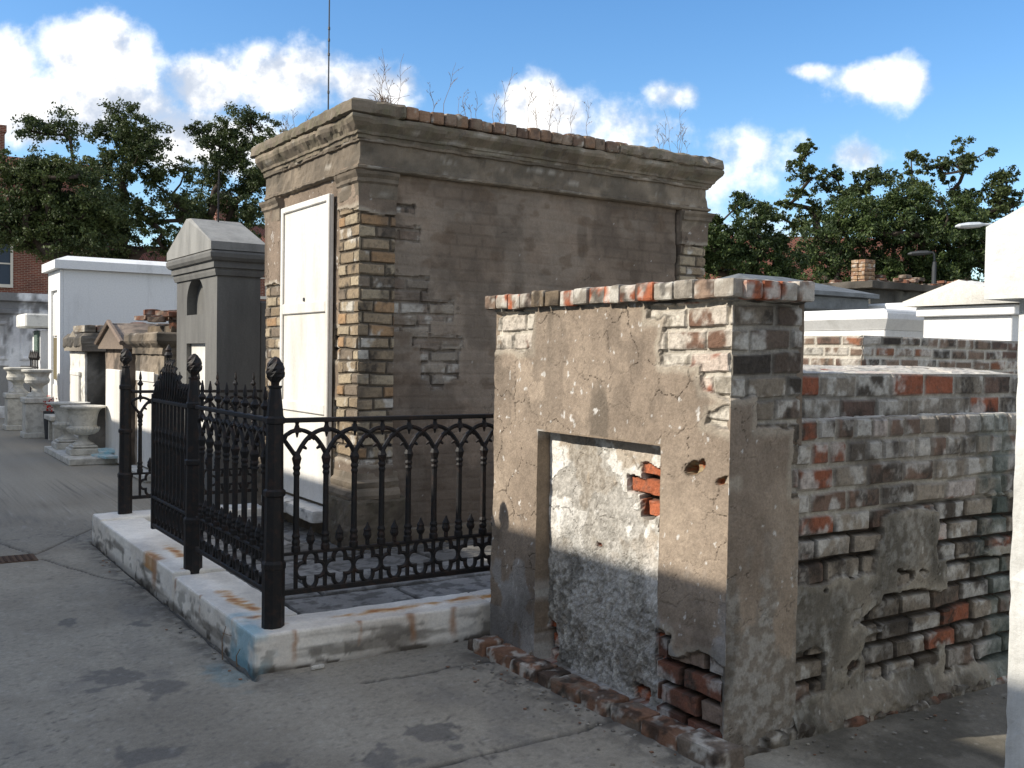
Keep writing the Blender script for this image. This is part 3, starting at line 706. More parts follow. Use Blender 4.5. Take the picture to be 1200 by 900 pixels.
def flags(u, v):
    e, h1, h2, h3 = bricks(u, v, .72, .5, .012, 700)
    n = fbm(u * 4, v * 4, None, 5, 701); n2 = fbm(u * 18, v * 18, None, 4, 702)
    c = mix(S(140, 138, 134), S(104, 102, 98), h1)*(.7 + .6 * n)[..., None]
    c = mix(c, S(64, 62, 58), sst(.5, .62, n2) * .6); k = sst(0, .008, e)
    return (h2 - .5) * .01 + (n - .5) * .02 - (1 - k) * .02, mix(S(44, 42, 38), c, k)
mb = MB(); field(mb, (1.92, 4.93, .15), (1, 0, 0), (0, 1, 0), (0, 0, 1), 2.9, 3.4, .016, flags)
build(mb, 'plot_paving', M_WALL, kind='structure')

# ================================================================== IRON FENCE
RAIL, MID, BOT = 1.212, .555, .35
PITCH = .157
def P3(ax, o, t, z):  # a point on a fence run: ax 0 along X, 1 along Y
    return (o[0] + t, o[1], z) if ax == 0 else (o[0], o[1] + t, z)
def colonnette(name_parent, ax, o, t, finial):
    x, y, _ = P3(ax, o, t, 0)
    mb = MB()
    prof = [(.024, MID - .005), (.024, MID + .02), (.019, MID + .028), (.023, MID + .045), (.018, MID + .06), (.0225, MID + .075), (.0165, MID + .09), (.0150, .93), (.0195, .945), (.0155, .957), (.0215, .972), (.017, .985), (.021, 1.0), (.026, 1.02), (.018, 1.04), (.012, 1.055)]
    lathe(mb, prof, x, y, 8)
    tube(mb, [P3(ax, o, t, BOT), P3(ax, o, t, MID)], .011, 6)
    build(mb, 'baluster', M_IRON, name_parent, smooth=False)
    if finial:
        mb = MB()
        lathe(mb, [(.010, RAIL), (.010, RAIL + .045), (.020, RAIL + .055), (.024, RAIL + .066), (.014, RAIL + .08), (.008, RAIL + .095), (.0125, RAIL + .108), (.011, RAIL + .125), (.003, RAIL + .165)], x, y, 7)
        build(mb, 'spear_finial', M_IRON, name_parent)
def run(parent, ax, o, n, finial, t0=.085):
    """one panel of fence: rails, colonnettes, intersecting arches, quatrefoil band and darts"""
    L = t0 * 2 + (n - 1) * PITCH
    def rail(name, z, w, h):
        mb = MB()
        if ax == 0: box(mb, o[0], o[0] + L, o[1] - w, o[1] + w, z - h, z + h, bev=.004)
        else: box(mb, o[0] - w, o[0] + w, o[1], o[1] + L, z - h, z + h, bev=.004)
        build(mb, name, M_IRON, parent)
    rail('top_rail', RAIL, .019, .012); rail('middle_rail', MID - .012, .014, .008); rail('bottom_rail', BOT, .014, .014)
    tr = MB(); qf = MB()
    for i in range(n):
        t = t0 + i * PITCH
        colonnette(parent, ax, o, t, finial)
        tube(tr, [P3(ax, o, t, 1.150), P3(ax, o, t, 1.172), P3(ax, o, t, 1.190), P3(ax, o, t, RAIL - .004)], [.022, .015, .009, .013], 6)
        tube(tr, [P3(ax, o, t, 1.16), P3(ax, o, t, 1.125)], [.013, .004], 5)
        if i in (0, n - 1):
            sg = -1 if i == 0 else 1
            lp = [(0, 1.163), (sg * .03, 1.155), (sg * .058, 1.138), (sg * .066, 1.115), (sg * .05, 1.092), (sg * .03, 1.065), (sg * .008, 1.035)]
            tube(tr, [P3(ax, o, t + a, z) for a, z in lp], .012, 6)
        for sgn in (-1, 1):
            q = []
            for k in range(13):
                s = k / 12
                b = [(1-s)**3, 3*s*(1-s)**2, 3*s*s*(1-s), s**3]
                q.append((sgn * PITCH * (b[1]*.52 + b[2]*.80 + b[3]*1.0), b[0]*1.165 + b[1]*1.160 + b[2]*1.10 + b[3]*1.035))
            q = [a for a in q if t0 - .001 <= t + a[0] <= L - t0 + .001]
            if len(q) < 3: continue
            tube(tr, [P3(ax, o, t + a, z) for a, z in q], .0122, 6)
            if len(q) == 13:
                for k in (5, 9):
                    (a, z), (a2, z2) = q[k], q[k + 1]
                    nx, nz = -(z2 - z), (a2 - a); l = math.hypot(nx, nz); nx, nz = nx / l, nz / l
                    if nz > 0: nx, nz = -nx, -nz
                    tube(tr, [P3(ax, o, t + a, z), P3(ax, o, t + a + nx * .030, z + nz * .030)], [.013, .006], 5)
        if i < n - 1:
            c = t + PITCH / 2; zc = (MID + BOT) / 2
            pts = []
            for k in range(48):
                th = 2 * math.pi * k / 48
                r = .042 + .036 * abs(math.cos(2 * th)) ** .8
                pts.append(P3(ax, o, c + r * math.cos(th), zc + 1.18 * r * math.sin(th)))
            tube(qf, pts, .0112, 6, closed=True)
            d = MB(); x, y, _ = P3(ax, o, c, 0)
            lathe(d, [(.012, MID), (.011, MID + .025), (.019, MID + .036), (.024, MID + .05), (.019, MID + .068), (.021, MID + .076), (.011, MID + .095), (.003, MID + .115)], x, y, 7)
            build(d, 'dart', M_IRON, parent)
    build(tr, 'arch_tracery', M_IRON, parent); build(qf, 'quatrefoil_band', M_IRON, parent)
    return L
def post(parent, x, y, z0, ztop, sc=1.0):
    mb = MB()
    a = math.pi / 8
    prof = [(.056, z0), (.056, z0 + .30), (.060, z0 + .305), (.060, z0 + .33), (.050, z0 + .345), (.046, z0 + .66), (.055, z0 + .668), (.055, z0 + .69), (.045, z0 + .70), (.042, ztop - .33), (.050, ztop - .325), (.050, ztop - .30), (.042, ztop - .29), (.028, ztop - .155), (.034, ztop - .148), (.034, ztop - .14)]
    lathe(mb, [(r * sc, z) for r, z in prof], x, y, 8, rot=a)
    p = build(mb, 'post', M_IRON, parent)
    mb = MB()
    V = []
    pr = [(.018, -.14), (.020, -.125), (.030, -.112), (.042, -.095), (.046, -.075), (.044, -.055), (.036, -.03), (.022, -.008), (.006, .004)]
    seg = 14; F = []
    for j, (r, z) in enumerate(pr):
        for k in range(seg):
            th = 2 * math.pi * k / seg + j * .3
            rr = r * (1 + .10 * math.cos(7 * th + j * math.pi))
            V.append((x + rr * sc * math.cos(th), y + rr * sc * math.sin(th), ztop + z))
    for j in range(len(pr) - 1):
        for k in range(seg): F.append((j*seg+k, j*seg+(k+1) % seg, (j+1)*seg+(k+1) % seg, (j+1)*seg+k))
    F.append(tuple((len(pr)-1)*seg + k for k in range(seg)))
    mb.add(V, F); build(mb, 'acorn_finial', M_IRON, p)
FX, FY = 1.735, 4.785
fence = thing('iron_fence', 'black iron fence of gothic arches round the near corner of the marble curb', 'fence', (FX, FY, .18))
run(fence, 0, (FX + .04, FY), 15, False, .075)
run(fence, 1, (FX, FY + .05), 8, True, .09)
post(fence, FX, FY, .175, 1.525); post(fence, FX, 6.20, .19, 1.53); post(fence, 4.30, FY, .175, 1.525)
f2 = thing('iron_fence', 'short black iron fence run at the far end of the curb beyond the gate', 'fence', (1.83, 8.50, .2))
run(f2, 0, (1.87, 8.50), 7, True, .075); post(f2, 1.83, 8.50, .215, 1.56)

gate = thing('iron_gate', 'black cast iron gate with a tall leafy crest, on the curb by the fence', 'gate', (FX, 6.25, .3))
g0, g1 = 6.27, 7.17
mb = MB()
for z, h in ((BOT - .01, .014), (MID - .02, .01), (RAIL - .006, .012)): box(mb, FX - .016, FX + .016, g0, g1, z - h, z + h, bev=.004)
for y in (g0, g1): box(mb, FX - .018, FX + .018, y - .018, y + .018, .31, 1.25, bev=.004)
build(mb, 'gate_frame', M_IRON, gate)
for i in range(9):
    y = g0 + .09 + i * .09
    mb = MB(); lathe(mb, [(.016, MID), (.02, MID + .03), (.014, MID + .06), (.0135, .9), (.02, .93), (.014, .96), (.02, 1.0), (.012, 1.03), (.011, RAIL)], FX, y, 7); build(mb, 'gate_bar', M_IRON, gate)
    mb = MB(); lathe(mb, [(.010, BOT), (.014, BOT + .06), (.012, MID), (.02, MID + .03), (.004, MID + .12)], FX, y + .045, 6)
    pts = [(FX, y + .03 * math.cos(t), .45 + .055 * math.sin(t)) for t in np.linspace(0, 2 * math.pi, 15)[:-1]]
    tube(mb, pts, .009, 5, closed=True); build(mb, 'gate_scroll', M_IRON, gate)
mb = MB()
rr = random.Random(5)
for i in range(15):
    s = i / 14; y = g0 + .04 + s * (g1 - g0 - .08)
    h = .10 + .20 * math.exp(-((s - .58) / .25) ** 2)
    tube(mb, [(FX, y, RAIL), (FX + .006, y + .012, RAIL + h * .5), (FX, y, RAIL + h)], [.014, .02, .004], 6)
    for sg in (-1, 1):
        pts = [(FX + .01 * sg, y + sg * .05 * math.sin(t * 2.4) * (.4 + s * .3), RAIL + .02 + t * h * .7) for t in np.linspace(0, 1, 9)]
        tube(mb, pts, np.linspace(.013, .006, 9), 5)
    for k in range(int(h / .05)):
        z = RAIL + .04 + k * .05
        tube(mb, [(FX - .01, y - .03, z), (FX + .012, y, z + .03), (FX - .01, y + .03, z)], [.004, .013, .004], 5)
lathe(mb, [(.02, 0), (.03, .02), (.018, .04), (.022, .055), (.003, .09)], FX, g0 + .53, 8, z0=1.50)
build(mb, 'leaf_crest', M_IRON, gate)
print('near part done')

# ================================================================== BIG TOMB
BX, BY0, BY1, BX1 = 3.0, 6.60, 8.52, 6.36
ST2 = dict(a=S(132, 117, 102), b=S(115, 102, 89), grime=S(90, 79, 68))
PAL2 = [(.36, S(158, 144, 121)), (.72, S(140, 124, 102)), (.88, S(150, 122, 92)), (1, S(118, 106, 92))]
def big_side(u, z):
    ex = [(.0, .285, .76, 2.55), (5.0, 5.0, 0, 0)]
    wallx = [(.26, .58, 1.98, 2.13), (.27, .80, 1.80, 1.97), (.27, .6, 1.72, 1.8), (.46, .88, 1.62, 1.70), (.52, .86, 1.36, 1.62), (.28, .50, 2.38, 2.50), (.28, .46, 2.58, 2.66), (.60, .72, 1.28, 1.36)]
    d1, c1, s1 = masonry(u, z, 45, [(-.1, .6, .76, 2.55)], warp=.05, wf=8, st=ST2, pal=PAL2, white=.08, mould=.3, gaps=lambda a, b: np.ones_like(a) * .55, bw=.24, bh=.088, mo=.011, recess=.009, mort=S(128, 118, 104), cracks=.4, flecks=.1)
    d2, c2, s2 = masonry(u, z, 46, wallx, warp=.045, wf=8, st=ST2, pal=[(.6, S(142, 132, 118)), (1, S(116, 102, 90))], white=.35, mould=.05, gaps=.6, bw=.24, bh=.088, cracks=.1, flecks=-.3, stamp=.15, halo=.12, thick=.004, recess=.010, mort=S(128, 118, 106), dark=-.08)
    d3, c3, s3 = masonry(u, z, 47, [(2.8, 3.6, .7, 2.55)], warp=.05, wf=8, st=ST2, pal=PAL2, white=.1, mould=.25, gaps=lambda a, b: np.ones_like(a) * .55, bw=.24, bh=.088, mo=.011, recess=.009, mort=S(128, 118, 104))
    pl, pr = u < .29, u > 3.06
    d = np.where(pl, d1, np.where(pr, d3, d2 - .032)); c = np.where(pl[..., None], c1, np.where(pr[..., None], c3, c2))
    wh = sst(.50, .62, fbm(u * 2.2, z * 3, None, 5, 450)) * (~pl) * (~pr); c = mix(c, S(146, 136, 123), wh * .3)
    bl = sst(.6, .7, fbm(u * 6, z * 9, None, 4, 451)) * (~pl); c = mix(c, S(98, 82, 67), bl * .5)
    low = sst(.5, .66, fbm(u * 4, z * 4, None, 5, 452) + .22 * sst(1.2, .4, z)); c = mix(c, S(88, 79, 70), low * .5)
    # crack beside the right pilaster
    ck = 1 - sst(.004, .014, np.abs(u - 3.05 - (fbm(z * 4, z * 0, None, 4, 453) - .5) * .07)); d = d - ck * .03 * (z > 1.9); c = mix(c, S(44, 40, 36), ck * (z > 1.9) * .8)
    return d, c
def big_front(u, z):
    """u from the near corner"""
    d1, c1, s1 = masonry(u, z, 55, [(-.1, .7, .78, 2.60)], warp=.05, wf=8, st=ST2, pal=PAL2, white=.1, mould=.12, gaps=lambda a, b: np.ones_like(a) * .55, bw=.24, bh=.088, mo=.011, recess=.009, mort=S(120, 110, 96), cracks=.5)
    d2, c2, s2 = masonry(u, z, 56, [(.33, .45, .6, 1.2), (.33, .48, 1.5, 1.75), (1.5, 1.6, .6, 2.7)], warp=.08, st=ST2, pal=PAL2, white=.2, mould=.15, gaps=.8, bw=.24, bh=.088, cracks=.6)
    d3, c3, s3 = masonry(u, z, 57, [(1.2, 2.4, .6, 2.12)], warp=.09, st=ST2, pal=PAL2, white=.1, mould=.15, gaps=lambda a, b: np.ones_like(a) * .55, bw=.24, bh=.088, mo=.011, recess=.009, cracks=.6)
    pn, pf = u < .36, u > 1.56
    d = np.where(pn, d1, np.where(pf, d3, d2 - .03)); c = np.where(pn[..., None], c1, np.where(pf[..., None], c3, c2))
    return d, c
big = thing('large_tomb', 'tall grey-brown stucco tomb with brick corner piers, heavy cornice and long white marble tablet', 'tomb', (BX, BY0, 0))
mb = MB(); field(mb, (BX, BY0, .22), (1, 0, 0), (0, 0, 1), (0, -1, 0), BX1 - BX, 2.68, .0095, lambda u, v: big_side(u, v + .22), wrap=(1, 1)); build(mb, 'side_wall', M_WALLSOFT, big)
mb = MB(); field(mb, (BX, BY0, .40), (0, 1, 0), (0, 0, 1), (-1, 0, 0), BY1 - BY0, 2.50, .0085, lambda u, v: big_front(u, v + .40), wrap=(1, 1)); build(mb, 'front_wall', M_WALL, big)
mb = MB(); field(mb, (BX, BY1, .14), (1, 0, 0), (0, 0, 1), (0, 1, 0), BX1 - BX, 2.76, .03, lambda u, v: big_side(u, v + .14)); field(mb, (BX1, BY0, .0), (0, 1, 0), (0, 0, 1), (1, 0, 0), BY1 - BY0, 2.9, .02, lambda u, v: big_side(u + .3, v)); build(mb, 'rear_wall', M_WALLSOFT, big)
mb = MB(); box(mb, BX + .06, BX1 - .05, BY0 + .06, BY1 - .05, 0, 3.2); build(mb, 'core', M_BARK, big)
def st2col(seed, lichen=0.0):
    def fn(P):
        x, y, z = P.T
        n = fbm(x * 2.5, y * 2.5, z * 2.5, 4, seed); m = fbm(x * 14, y * 14, z * 14, 4, seed + 1)
        c = mix(S(134, 122, 106), S(110, 100, 87), sst(.35, .65, n)) * (.82 + .36 * m)[:, None]
        c = mix(c, S(90, 84, 74), sst(.52, .66, fbm(x * 5, y * 5, z * 9, 5, seed + 2)) * .6)
        c = mix(c, S(190, 184, 172), sst(.68, .74, fbm(x * 3.5, y * 3.5, z * 60, 5, seed + 3)) * .45)
        c = mix(c, S(92, 84, 74), sst(.58, .68, fbm(x * 11, y * 11, z * 11, 4, seed + 6)) * .5)
        if lichen: c = mix(c, S(104, 100, 80), sst(.45, .6, fbm(x * 20, y * 20, z * 20, 4, seed + 4)) * lichen)
        return c
    return fn
path = [(BX, BY1), (BX, BY0), (BX1, BY0), (BX1, BY1)]; outs = [(-1, 0), (0, -1), (1, 0)]
mb = MB(); sweep(mb, path, [(-.02, 2.855), (.012, 2.858), (.028, 2.868), (.03, 2.885), (.012, 2.893), (.010, 3.052), (.028, 3.058), (.03, 3.078), (-.02, 3.082)], outs, .02, .010, 71, st2col(710), nf=15); build(mb, 'architrave', M_WALLSOFT, big)
mb = MB(); sweep(mb, path, [(-.05, 3.07), (.03, 3.075), (.035, 3.10), (.048, 3.105), (.052, 3.125), (.075, 3.15), (.098, 3.175), (.108, 3.20), (.104, 3.225), (.085, 3.232), (-.05, 3.234)], outs, .02, .013, 72, st2col(720, .4), nf=14); build(mb, 'cornice', M_WALLSOFT, big)
mb = MB()
sweep(mb, [(BX, BY1 + .1), (BX, BY0), (3.30, BY0)], [(-.25, 3.228), (.095, 3.23), (.118, 3.24), (.122, 3.27), (.118, 3.31), (.10, 3.33), (-.25, 3.335)], outs[:2], .02, .018, 73, st2col(730, .7), nf=14); build(mb, 'cornice_cap', M_WALLSOFT, big); mb = MB()
sweep(mb, [(5.28, BY0), (BX1, BY0), (BX1, BY1)], [(-.25, 3.228), (.09, 3.23), (.108, 3.24), (.11, 3.27), (.10, 3.31), (.07, 3.33), (-.25, 3.335)], outs[1:], .02, .026, 74, st2col(740, .5), nf=12)
build(mb, 'cornice_cap', M_WALLSOFT, big)
x = 3.31; i = 0
while x < 5.26:
    w = random.uniform(.098, .116); i += 1
    mb = MB(); rough_box(mb, x, x + w - .006, BY0 - .105 + random.uniform(-.012, .012), BY0 + .12, 3.236, 3.325 + random.uniform(-.012, .008), .016, .012, .008, 750 + i,
              brickcol(750 + i, .12, .18, [(.4, S(142, 114, 92)), (.75, S(128, 112, 96)), (1, S(114, 94, 80))]), rot=random.uniform(-.05, .05)); build(mb, 'coping_brick', M_WALL, big); x += w
mb = MB()
for i in range(9):
    x = random.uniform(3.3, 6.1); s = random.uniform(.03, .05)
    rough_box(mb, x - s, x + s, BY0 - .02, BY0 + .06, 3.31, 3.34 + random.uniform(0, .03), .02, .02, .014, 790 + i, brickcol(790 + i, .2, .3), rot=random.random())
build(mb, 'brick_crumbs', M_WALL, big, kind='stuff')
mb = MB(); field(mb, (BX - .02, BY0 - .02, 3.30), (1, 0, 0), (0, 1, 0), (0, 0, 1), 3.4, 1.98, .03, lambda u, v: (.05 * np.sin(np.clip(v / 1.98, 0, 1) * math.pi) + fbm(u * 5, v * 5, None, 4, 760) * .07 - .04, mix(S(120, 110, 96), S(78, 74, 62), sst(.4, .6, fbm(u * 6, v * 6, None, 4, 761)))))
build(mb, 'roof', M_WALL, big)
# pilaster caps and feet
cap = [(-.02, 2.66), (.012, 2.662), (.018, 2.76), (.034, 2.775), (.034, 2.80), (.052, 2.825), (.058, 2.845), (-.02, 2.85)]
mb = MB()
sweep(mb, [(BX, BY0 + .36), (BX, BY0), (BX + .29, BY0)], cap, outs[:2], .03, .008, 81, st2col(810)); build(mb, 'pilaster_capital', M_WALLSOFT, big); mb = MB()
sweep(mb, [(BX + .2, BY1), (BX, BY1), (BX, BY1 - .36)], cap, [(0, 1), (-1, 0)], .03, .008, 82, st2col(820)); build(mb, 'pilaster_capital', M_WALLSOFT, big); mb = MB()
sweep(mb, [(BX1 - .30, BY0), (BX1, BY0), (BX1, BY0 + .3)], cap, outs[1:], .03, .010, 83, st2col(830))
build(mb, 'pilaster_capital', M_WALLSOFT, big)
foot = [(-.02, .50), (.058, .502), (.064, .53), (.056, .56), (.036, .58), (.042, .60), (.046, .625), (.02, .645), (.014, .69), (-.02, .70)]
mb = MB()
sweep(mb, [(BX, BY0 + .37), (BX, BY0), (BX + .32, BY0)], foot, outs[:2], .03, .010, 84, st2col(840)); build(mb, 'pilaster_base', M_WALLSOFT, big); mb = MB()
sweep(mb, [(BX + .2, BY1), (BX, BY1), (BX, BY1 - .36)], foot, [(0, 1), (-1, 0)], .03, .010, 85, st2col(850)); build(mb, 'pilaster_base', M_WALLSOFT, big); mb = MB()
rough_box(mb, BX - .075, BX + .41, BY0 - .07, BY0 + .42, .14, .505, .02, .02, .014, 86, lambda P: st2col(860, .3)(P) * .72); build(mb, 'pedestal', M_WALLSOFT, big); mb = MB()
rough_box(mb, BX - .07, BX + .3, BY1 - .4, BY1 + .06, .14, .5, .02, .02, .014, 87, lambda P: st2col(870)(P) * .72)
build(mb, 'pedestal', M_WALLSOFT, big)
mb = MB(); rough_box(mb, BX + .38, BX1 + .05, BY0 - .05, BY0 + .1, .1, .265, .03, .015, .01, 88, lambda P: st2col(880)(P) * .8); build(mb, 'plinth', M_WALLSOFT, big); mb = MB(); rough_box(mb, BX - .0, BX + .2, BY0 + .40, BY1 - .38, .1, .42, .03, .012, .01, 89, lambda P: st2col(890)(P) * .7); build(mb, 'plinth', M_WALLSOFT, big)
# marble tablet in three panes with a raised frame
ty0, ty1, tz0, tz1 = 7.05, 8.06, .40, 2.74
mb = MB(); box(mb, BX - .026, BX + .0, ty0, ty1, tz0, tz1, bev=.004)
fr = .05
def fb(a0, a1, b0, b1): box(mb, BX - .044, BX - .0265, a0, a1, b0, b1, bev=.006)
fb(ty0, ty0 + fr, tz0, tz1); fb(ty1 - fr, ty1, tz0, tz1); fb(ty0 + fr + .001, ty1 - fr - .001, tz1 - fr, tz1); fb(ty0 + fr + .001, ty1 - fr - .001, 1.86, 1.945); fb(ty0 + fr + .001, ty1 - fr - .001, 1.08, 1.16)
tab = build(mb, 'marble_tablet', M_TABLET, big)
mb = MB(); box(mb, BX - .036, BX - .0265, 7.55, 7.575, 1.955, 1.985, bev=.004); build(mb, 'tablet_pin', M_METALDK, tab)
mb = MB(); rough_box(mb, BX - .17, BX + .02, 6.99, 8.12, .285, .375, .02, .01, .006, 90, lambda P: mix(S(206, 203, 196), S(60, 58, 54), sst(.57, .66, fbm(P[:, 0] * 14, P[:, 1] * 9, P[:, 2] * 14, 5, 901)) * .8)); build(mb, 'tablet_sill', M_MARBLE, big)

# dead weeds rooted in the cornice
wr = random.Random(3)
for i in range(34):
    x = 3.15 + 3.0 * wr.random() if i > 5 else 3.02 + wr.random() * .05
    y = BY0 + wr.uniform(-.04, .2) if i > 5 else wr.uniform(6.9, 8.3)
    h = wr.uniform(.14, .48) * (1.0 if i > 5 else .7)
    mb = MB()
    lx, ly = wr.uniform(-.09, .09), wr.uniform(-.08, .08)
    stem = lambda t: (x + lx * t * t + .012 * math.sin(t * 9 + i), y + ly * t * t, 3.30 + h * t)
    tube(mb, [stem(t) for t in np.linspace(0, 1, 8)], np.linspace(.0024, .0010, 8), 4)
    for k in range(wr.randint(3, 8)):
        t = wr.uniform(.25, .95); p = np.array(stem(t)); a = wr.choice((-1, 1)) * wr.uniform(.4, .9); l = h * wr.uniform(.1, .35) * (1.1 - t * .5)
        q = p + np.array([math.sin(a) * l, wr.uniform(-.4, .4) * l, math.cos(a) * l])
        tube(mb, [p, (p + q) / 2 + np.array([0, 0, .01]), q], [.0015, .0012, .0008], 3)
        for j in range(2):
            b = p + (q - p) * wr.uniform(.5, 1); tube(mb, [b, b + np.array([wr.uniform(-.012, .012), wr.uniform(-.012, .012), .012])], [.0016, .001], 3)
    build(mb, 'dead_weed', M_WEED, None, 'thin bare dead weed stalk growing on top of the tall stucco tomb', 'weed', 'dead weeds on the tall tomb', loc=(x, y, 3.29))
mb = MB()
for k in range(60):
    a, b = wr.uniform(-1.2, 1.2), wr.uniform(-.8, .8); l = wr.uniform(.04, .13)
    p = (3.20 + wr.uniform(-.05, .05), BY0 + wr.uniform(0, .08), 3.33)
    tube(mb, [p, (p[0] + a * l * .5, p[1] + b * l * .5, p[2] + l * .7), (p[0] + a * l, p[1] + b * l, p[2] + l * wr.uniform(.4, 1))], [.003, .002, .001], 3)
build(mb, 'dry_grass_tuft', M_WEED, None, 'bushy brown tuft of dry grass on the cornice corner of the tall tomb', 'weed', loc=(3.2, BY0, 3.33))

# ================================================================== GREY CEMENT TOMB
GY0, GY1, GX = 9.94, 11.42, 3.0
grey = thing('cement_tomb', 'smooth grey cement tomb with steep gabled cap, arched niche and thin iron rod', 'tomb', (GX, GY0, 0))
m = bpy.data.materials
mb = MB()
nic0, nic1, nz0, nz1 = 10.38, 11.02, 1.93, 2.13
dz0, dz1, dy0, dy1 = .3, 1.63, 10.33, 11.02
def wallpoly():  # front slab with an arched niche and a doorway opening
    pts = []
    return pts
D = .44
# front slab pieces around the openings (butted end to end)
box(mb, GX, GX + .1, GY0, dy0, 0, 1.90); box(mb, GX, GX + .1, dy1, GY1, 0, 1.90); box(mb, GX, GX + .1, dy0, dy1, dz1, 1.90); box(mb, GX, GX + .1, dy0, dy1, 0, dz0)
zt = 2.42
cy, rad = (nic0 + nic1) / 2, (nic1 - nic0) / 2
arc = [(cy + rad * math.cos(t), nz1 - .06 + rad * .8 * math.sin(t)) for t in np.linspace(0, math.pi, 17)]
box(mb, GX, GX + .1, GY0, nic0, 1.90, zt); box(mb, GX, GX + .1, nic1, GY1, 1.90, zt)
for (a, b), (a2, b2) in zip(arc[:-1], arc[1:]):
    V = [(GX, a, b), (GX, a2, b2), (GX, a2, zt), (GX, a, zt)]; V += [(GX + .1, y, z) for _, y, z in V]
    mb.add(V, [(0,1,2,3), (0,4,5,1), (3,2,6,7)])
box(mb, GX, GX + .1, nic0, nic1, 1.90, 1.932)
mb2 = MB(); box(mb2, GX + .1, GX + D, GY0, GY1, 0, zt); build(mb2, 'side_walls', M_CEM, grey)
build(mb, 'front_wall', M_CEM, grey)
mb = MB(); box(mb, GX + .05, GX + .095, dy0 + .002, dy1 - .002, dz0, dz1 - .003); build(mb, 'white_tablet', M_TABLET, grey)
mb = MB(); box(mb, GX + .441, GX + 2.0, GY0 + .03, GY1 - .1, 0, 2.07, bev=.02); build(mb, 'rear_vault', M_CEM, grey)
mb = MB(); gp = [(GX, GY1), (GX, GY0), (GX + D, GY0), (GX + D, GY1)]
sweep(mb, gp, [(-.03, 2.30), (.02, 2.305), (.03, 2.345), (.03, 2.375), (.05, 2.38), (.05, 2.44), (.075, 2.45), (.095, 2.48), (.098, 2.52), (.08, 2.545), (-.03, 2.55)], [(-1, 0), (0, -1), (1, 0), (0, 1)], .2, .002, 3, closed=True)
build(mb, 'cornice', M_CEM, grey)
# cap: steep gable, ridge along X
zb, ze, zr = 2.55, 2.63, 2.93
x0, x1, y0, y1 = GX - .09, GX + D + .03, GY0 - .09, GY1 + .09; ym = (y0 + y1) / 2
V = []
for x in (x0, x1): V += [(x, y0, zb), (x, y0, ze), (x + (.02 if x == x0 else -.02), ym - .05, zr), (x, ym + .05, zr), (x, y1, ze), (x, y1, zb)]
mb = MB(); mb.add(V, [(0,5,4,3,2,1), (6,7,8,9,10,11), (0,1,7,6), (1,2,8,7), (2,3,9,8), (3,4,10,9), (4,5,11,10), (5,0,6,11)]); build(mb, 'gable_cap', M_GREYST, grey)
mb = MB(); tube(mb, [(3.2, ym - .1, 2.9), (3.2, ym - .1, 3.2), (3.205, ym - .1, 3.46)], .009, 6); build(mb, 'iron_rod', M_IRON, grey)

# ================================================================== ROW OF SMALL OLD TOMBS
def stcol(a, b, seed, white=0.0, mould=.3):
    a, b = S(*a), S(*b)
    def fn(P):
        x, y, z = P.T
        n = fbm(x * 2, y * 2, z * 2, 4, seed); m = fbm(x * 10, y * 10, z * 10, 4, seed + 1)
        c = mix(a, b, sst(.35, .65, n)) * (.8 + .4 * m)[:, None]
        c = mix(c, S(214, 210, 200), sst(.5, .58, fbm(x * 4, y * 4, z * 4, 5, seed + 2) + white - .3))
        return mix(c, S(50, 48, 44), sst(.52, .64, fbm(x * 5, y * 5, z * 3, 5, seed + 3) + (mould - .4) * .5) * .75)
    return fn
def rubble(x0, x1, y0, y1, z, n, seed, top, label, group, root=None):
    """loose bricks lying in a heap: each one a thing (far away: one heap)"""
    r = random.Random(seed); mb = MB()
    for i in range(n):
        l, w, h = r.uniform(.1, .2), r.uniform(.09, .11), r.uniform(.06, .08)
        x, y = r.uniform(x0, x1), r.uniform(y0, y1); k = r.random() ** 1.5 * top
        random.seed(seed * 100 + i)
        if root is None: mb = MB()
        rough_box(mb, x - w, x + w, y - l * .6, y + l * .6, z + k, z + k + h, .05, .015, .01, i, brickcol(seed * 50 + i, .25, .45, [(.35, S(126, 86, 68)), (.8, S(126, 110, 96)), (1, S(86, 74, 64))]), rot=r.uniform(-.5, .5))
        if root is None: build(mb, 'loose_brick', M_WALL, None, label, 'brick', group, loc=(x, y, z + k))
    if root is not None: build(mb, 'roof_rubble', M_WALL, root, kind='stuff')
OUT4 = [(-1, 0), (0, -1), (1, 0), (0, 1)]
# A
ta = thing('small_tomb', 'small brown tomb with flat moulded cornice and loose bricks heaped on top', 'tomb', (3, 11.97, 0))
mb = MB(); rough_box(mb, 3.0, 4.6, 11.97, 13.41, 0, 1.62, .06, .02, .015, 11, stcol((142, 130, 114), (116, 106, 94), 1100, .05, .35)); build(mb, 'body', M_WALL, ta)
mb = MB(); sweep(mb, [(3.0, 13.41), (3.0, 11.97), (4.6, 11.97), (4.6, 13.41)], [(-.4, 1.50), (.03, 1.505), (.035, 1.58), (.09, 1.63), (.11, 1.66), (.11, 1.74), (.09, 1.76), (-.4, 1.77)], OUT4, .08, .012, 12, stcol((134, 122, 106), (104, 95, 84), 1110, .02, .4), closed=True); build(mb, 'cornice', M_WALL, ta)
mb = MB(); box(mb, 2.96, 3.04, 12.25, 13.1, .12, 1.27, bev=.01); box(mb, 2.945, 2.959, 12.22, 13.13, 1.17, 1.29, bev=.005); build(mb, 'white_tablet', M_TABLET, ta)
mb = MB(); box(mb, 2.82, 3.04, 12.1, 13.2, 0, .1, bev=.02); build(mb, 'step', M_PLANTER, ta)
rubble(3.05, 4.4, 12.05, 13.35, 1.80, 48, 21, .20, 'loose broken brick in the heap on top of the flat corniced brown tomb', 'loose bricks heaped on the flat brown tomb')
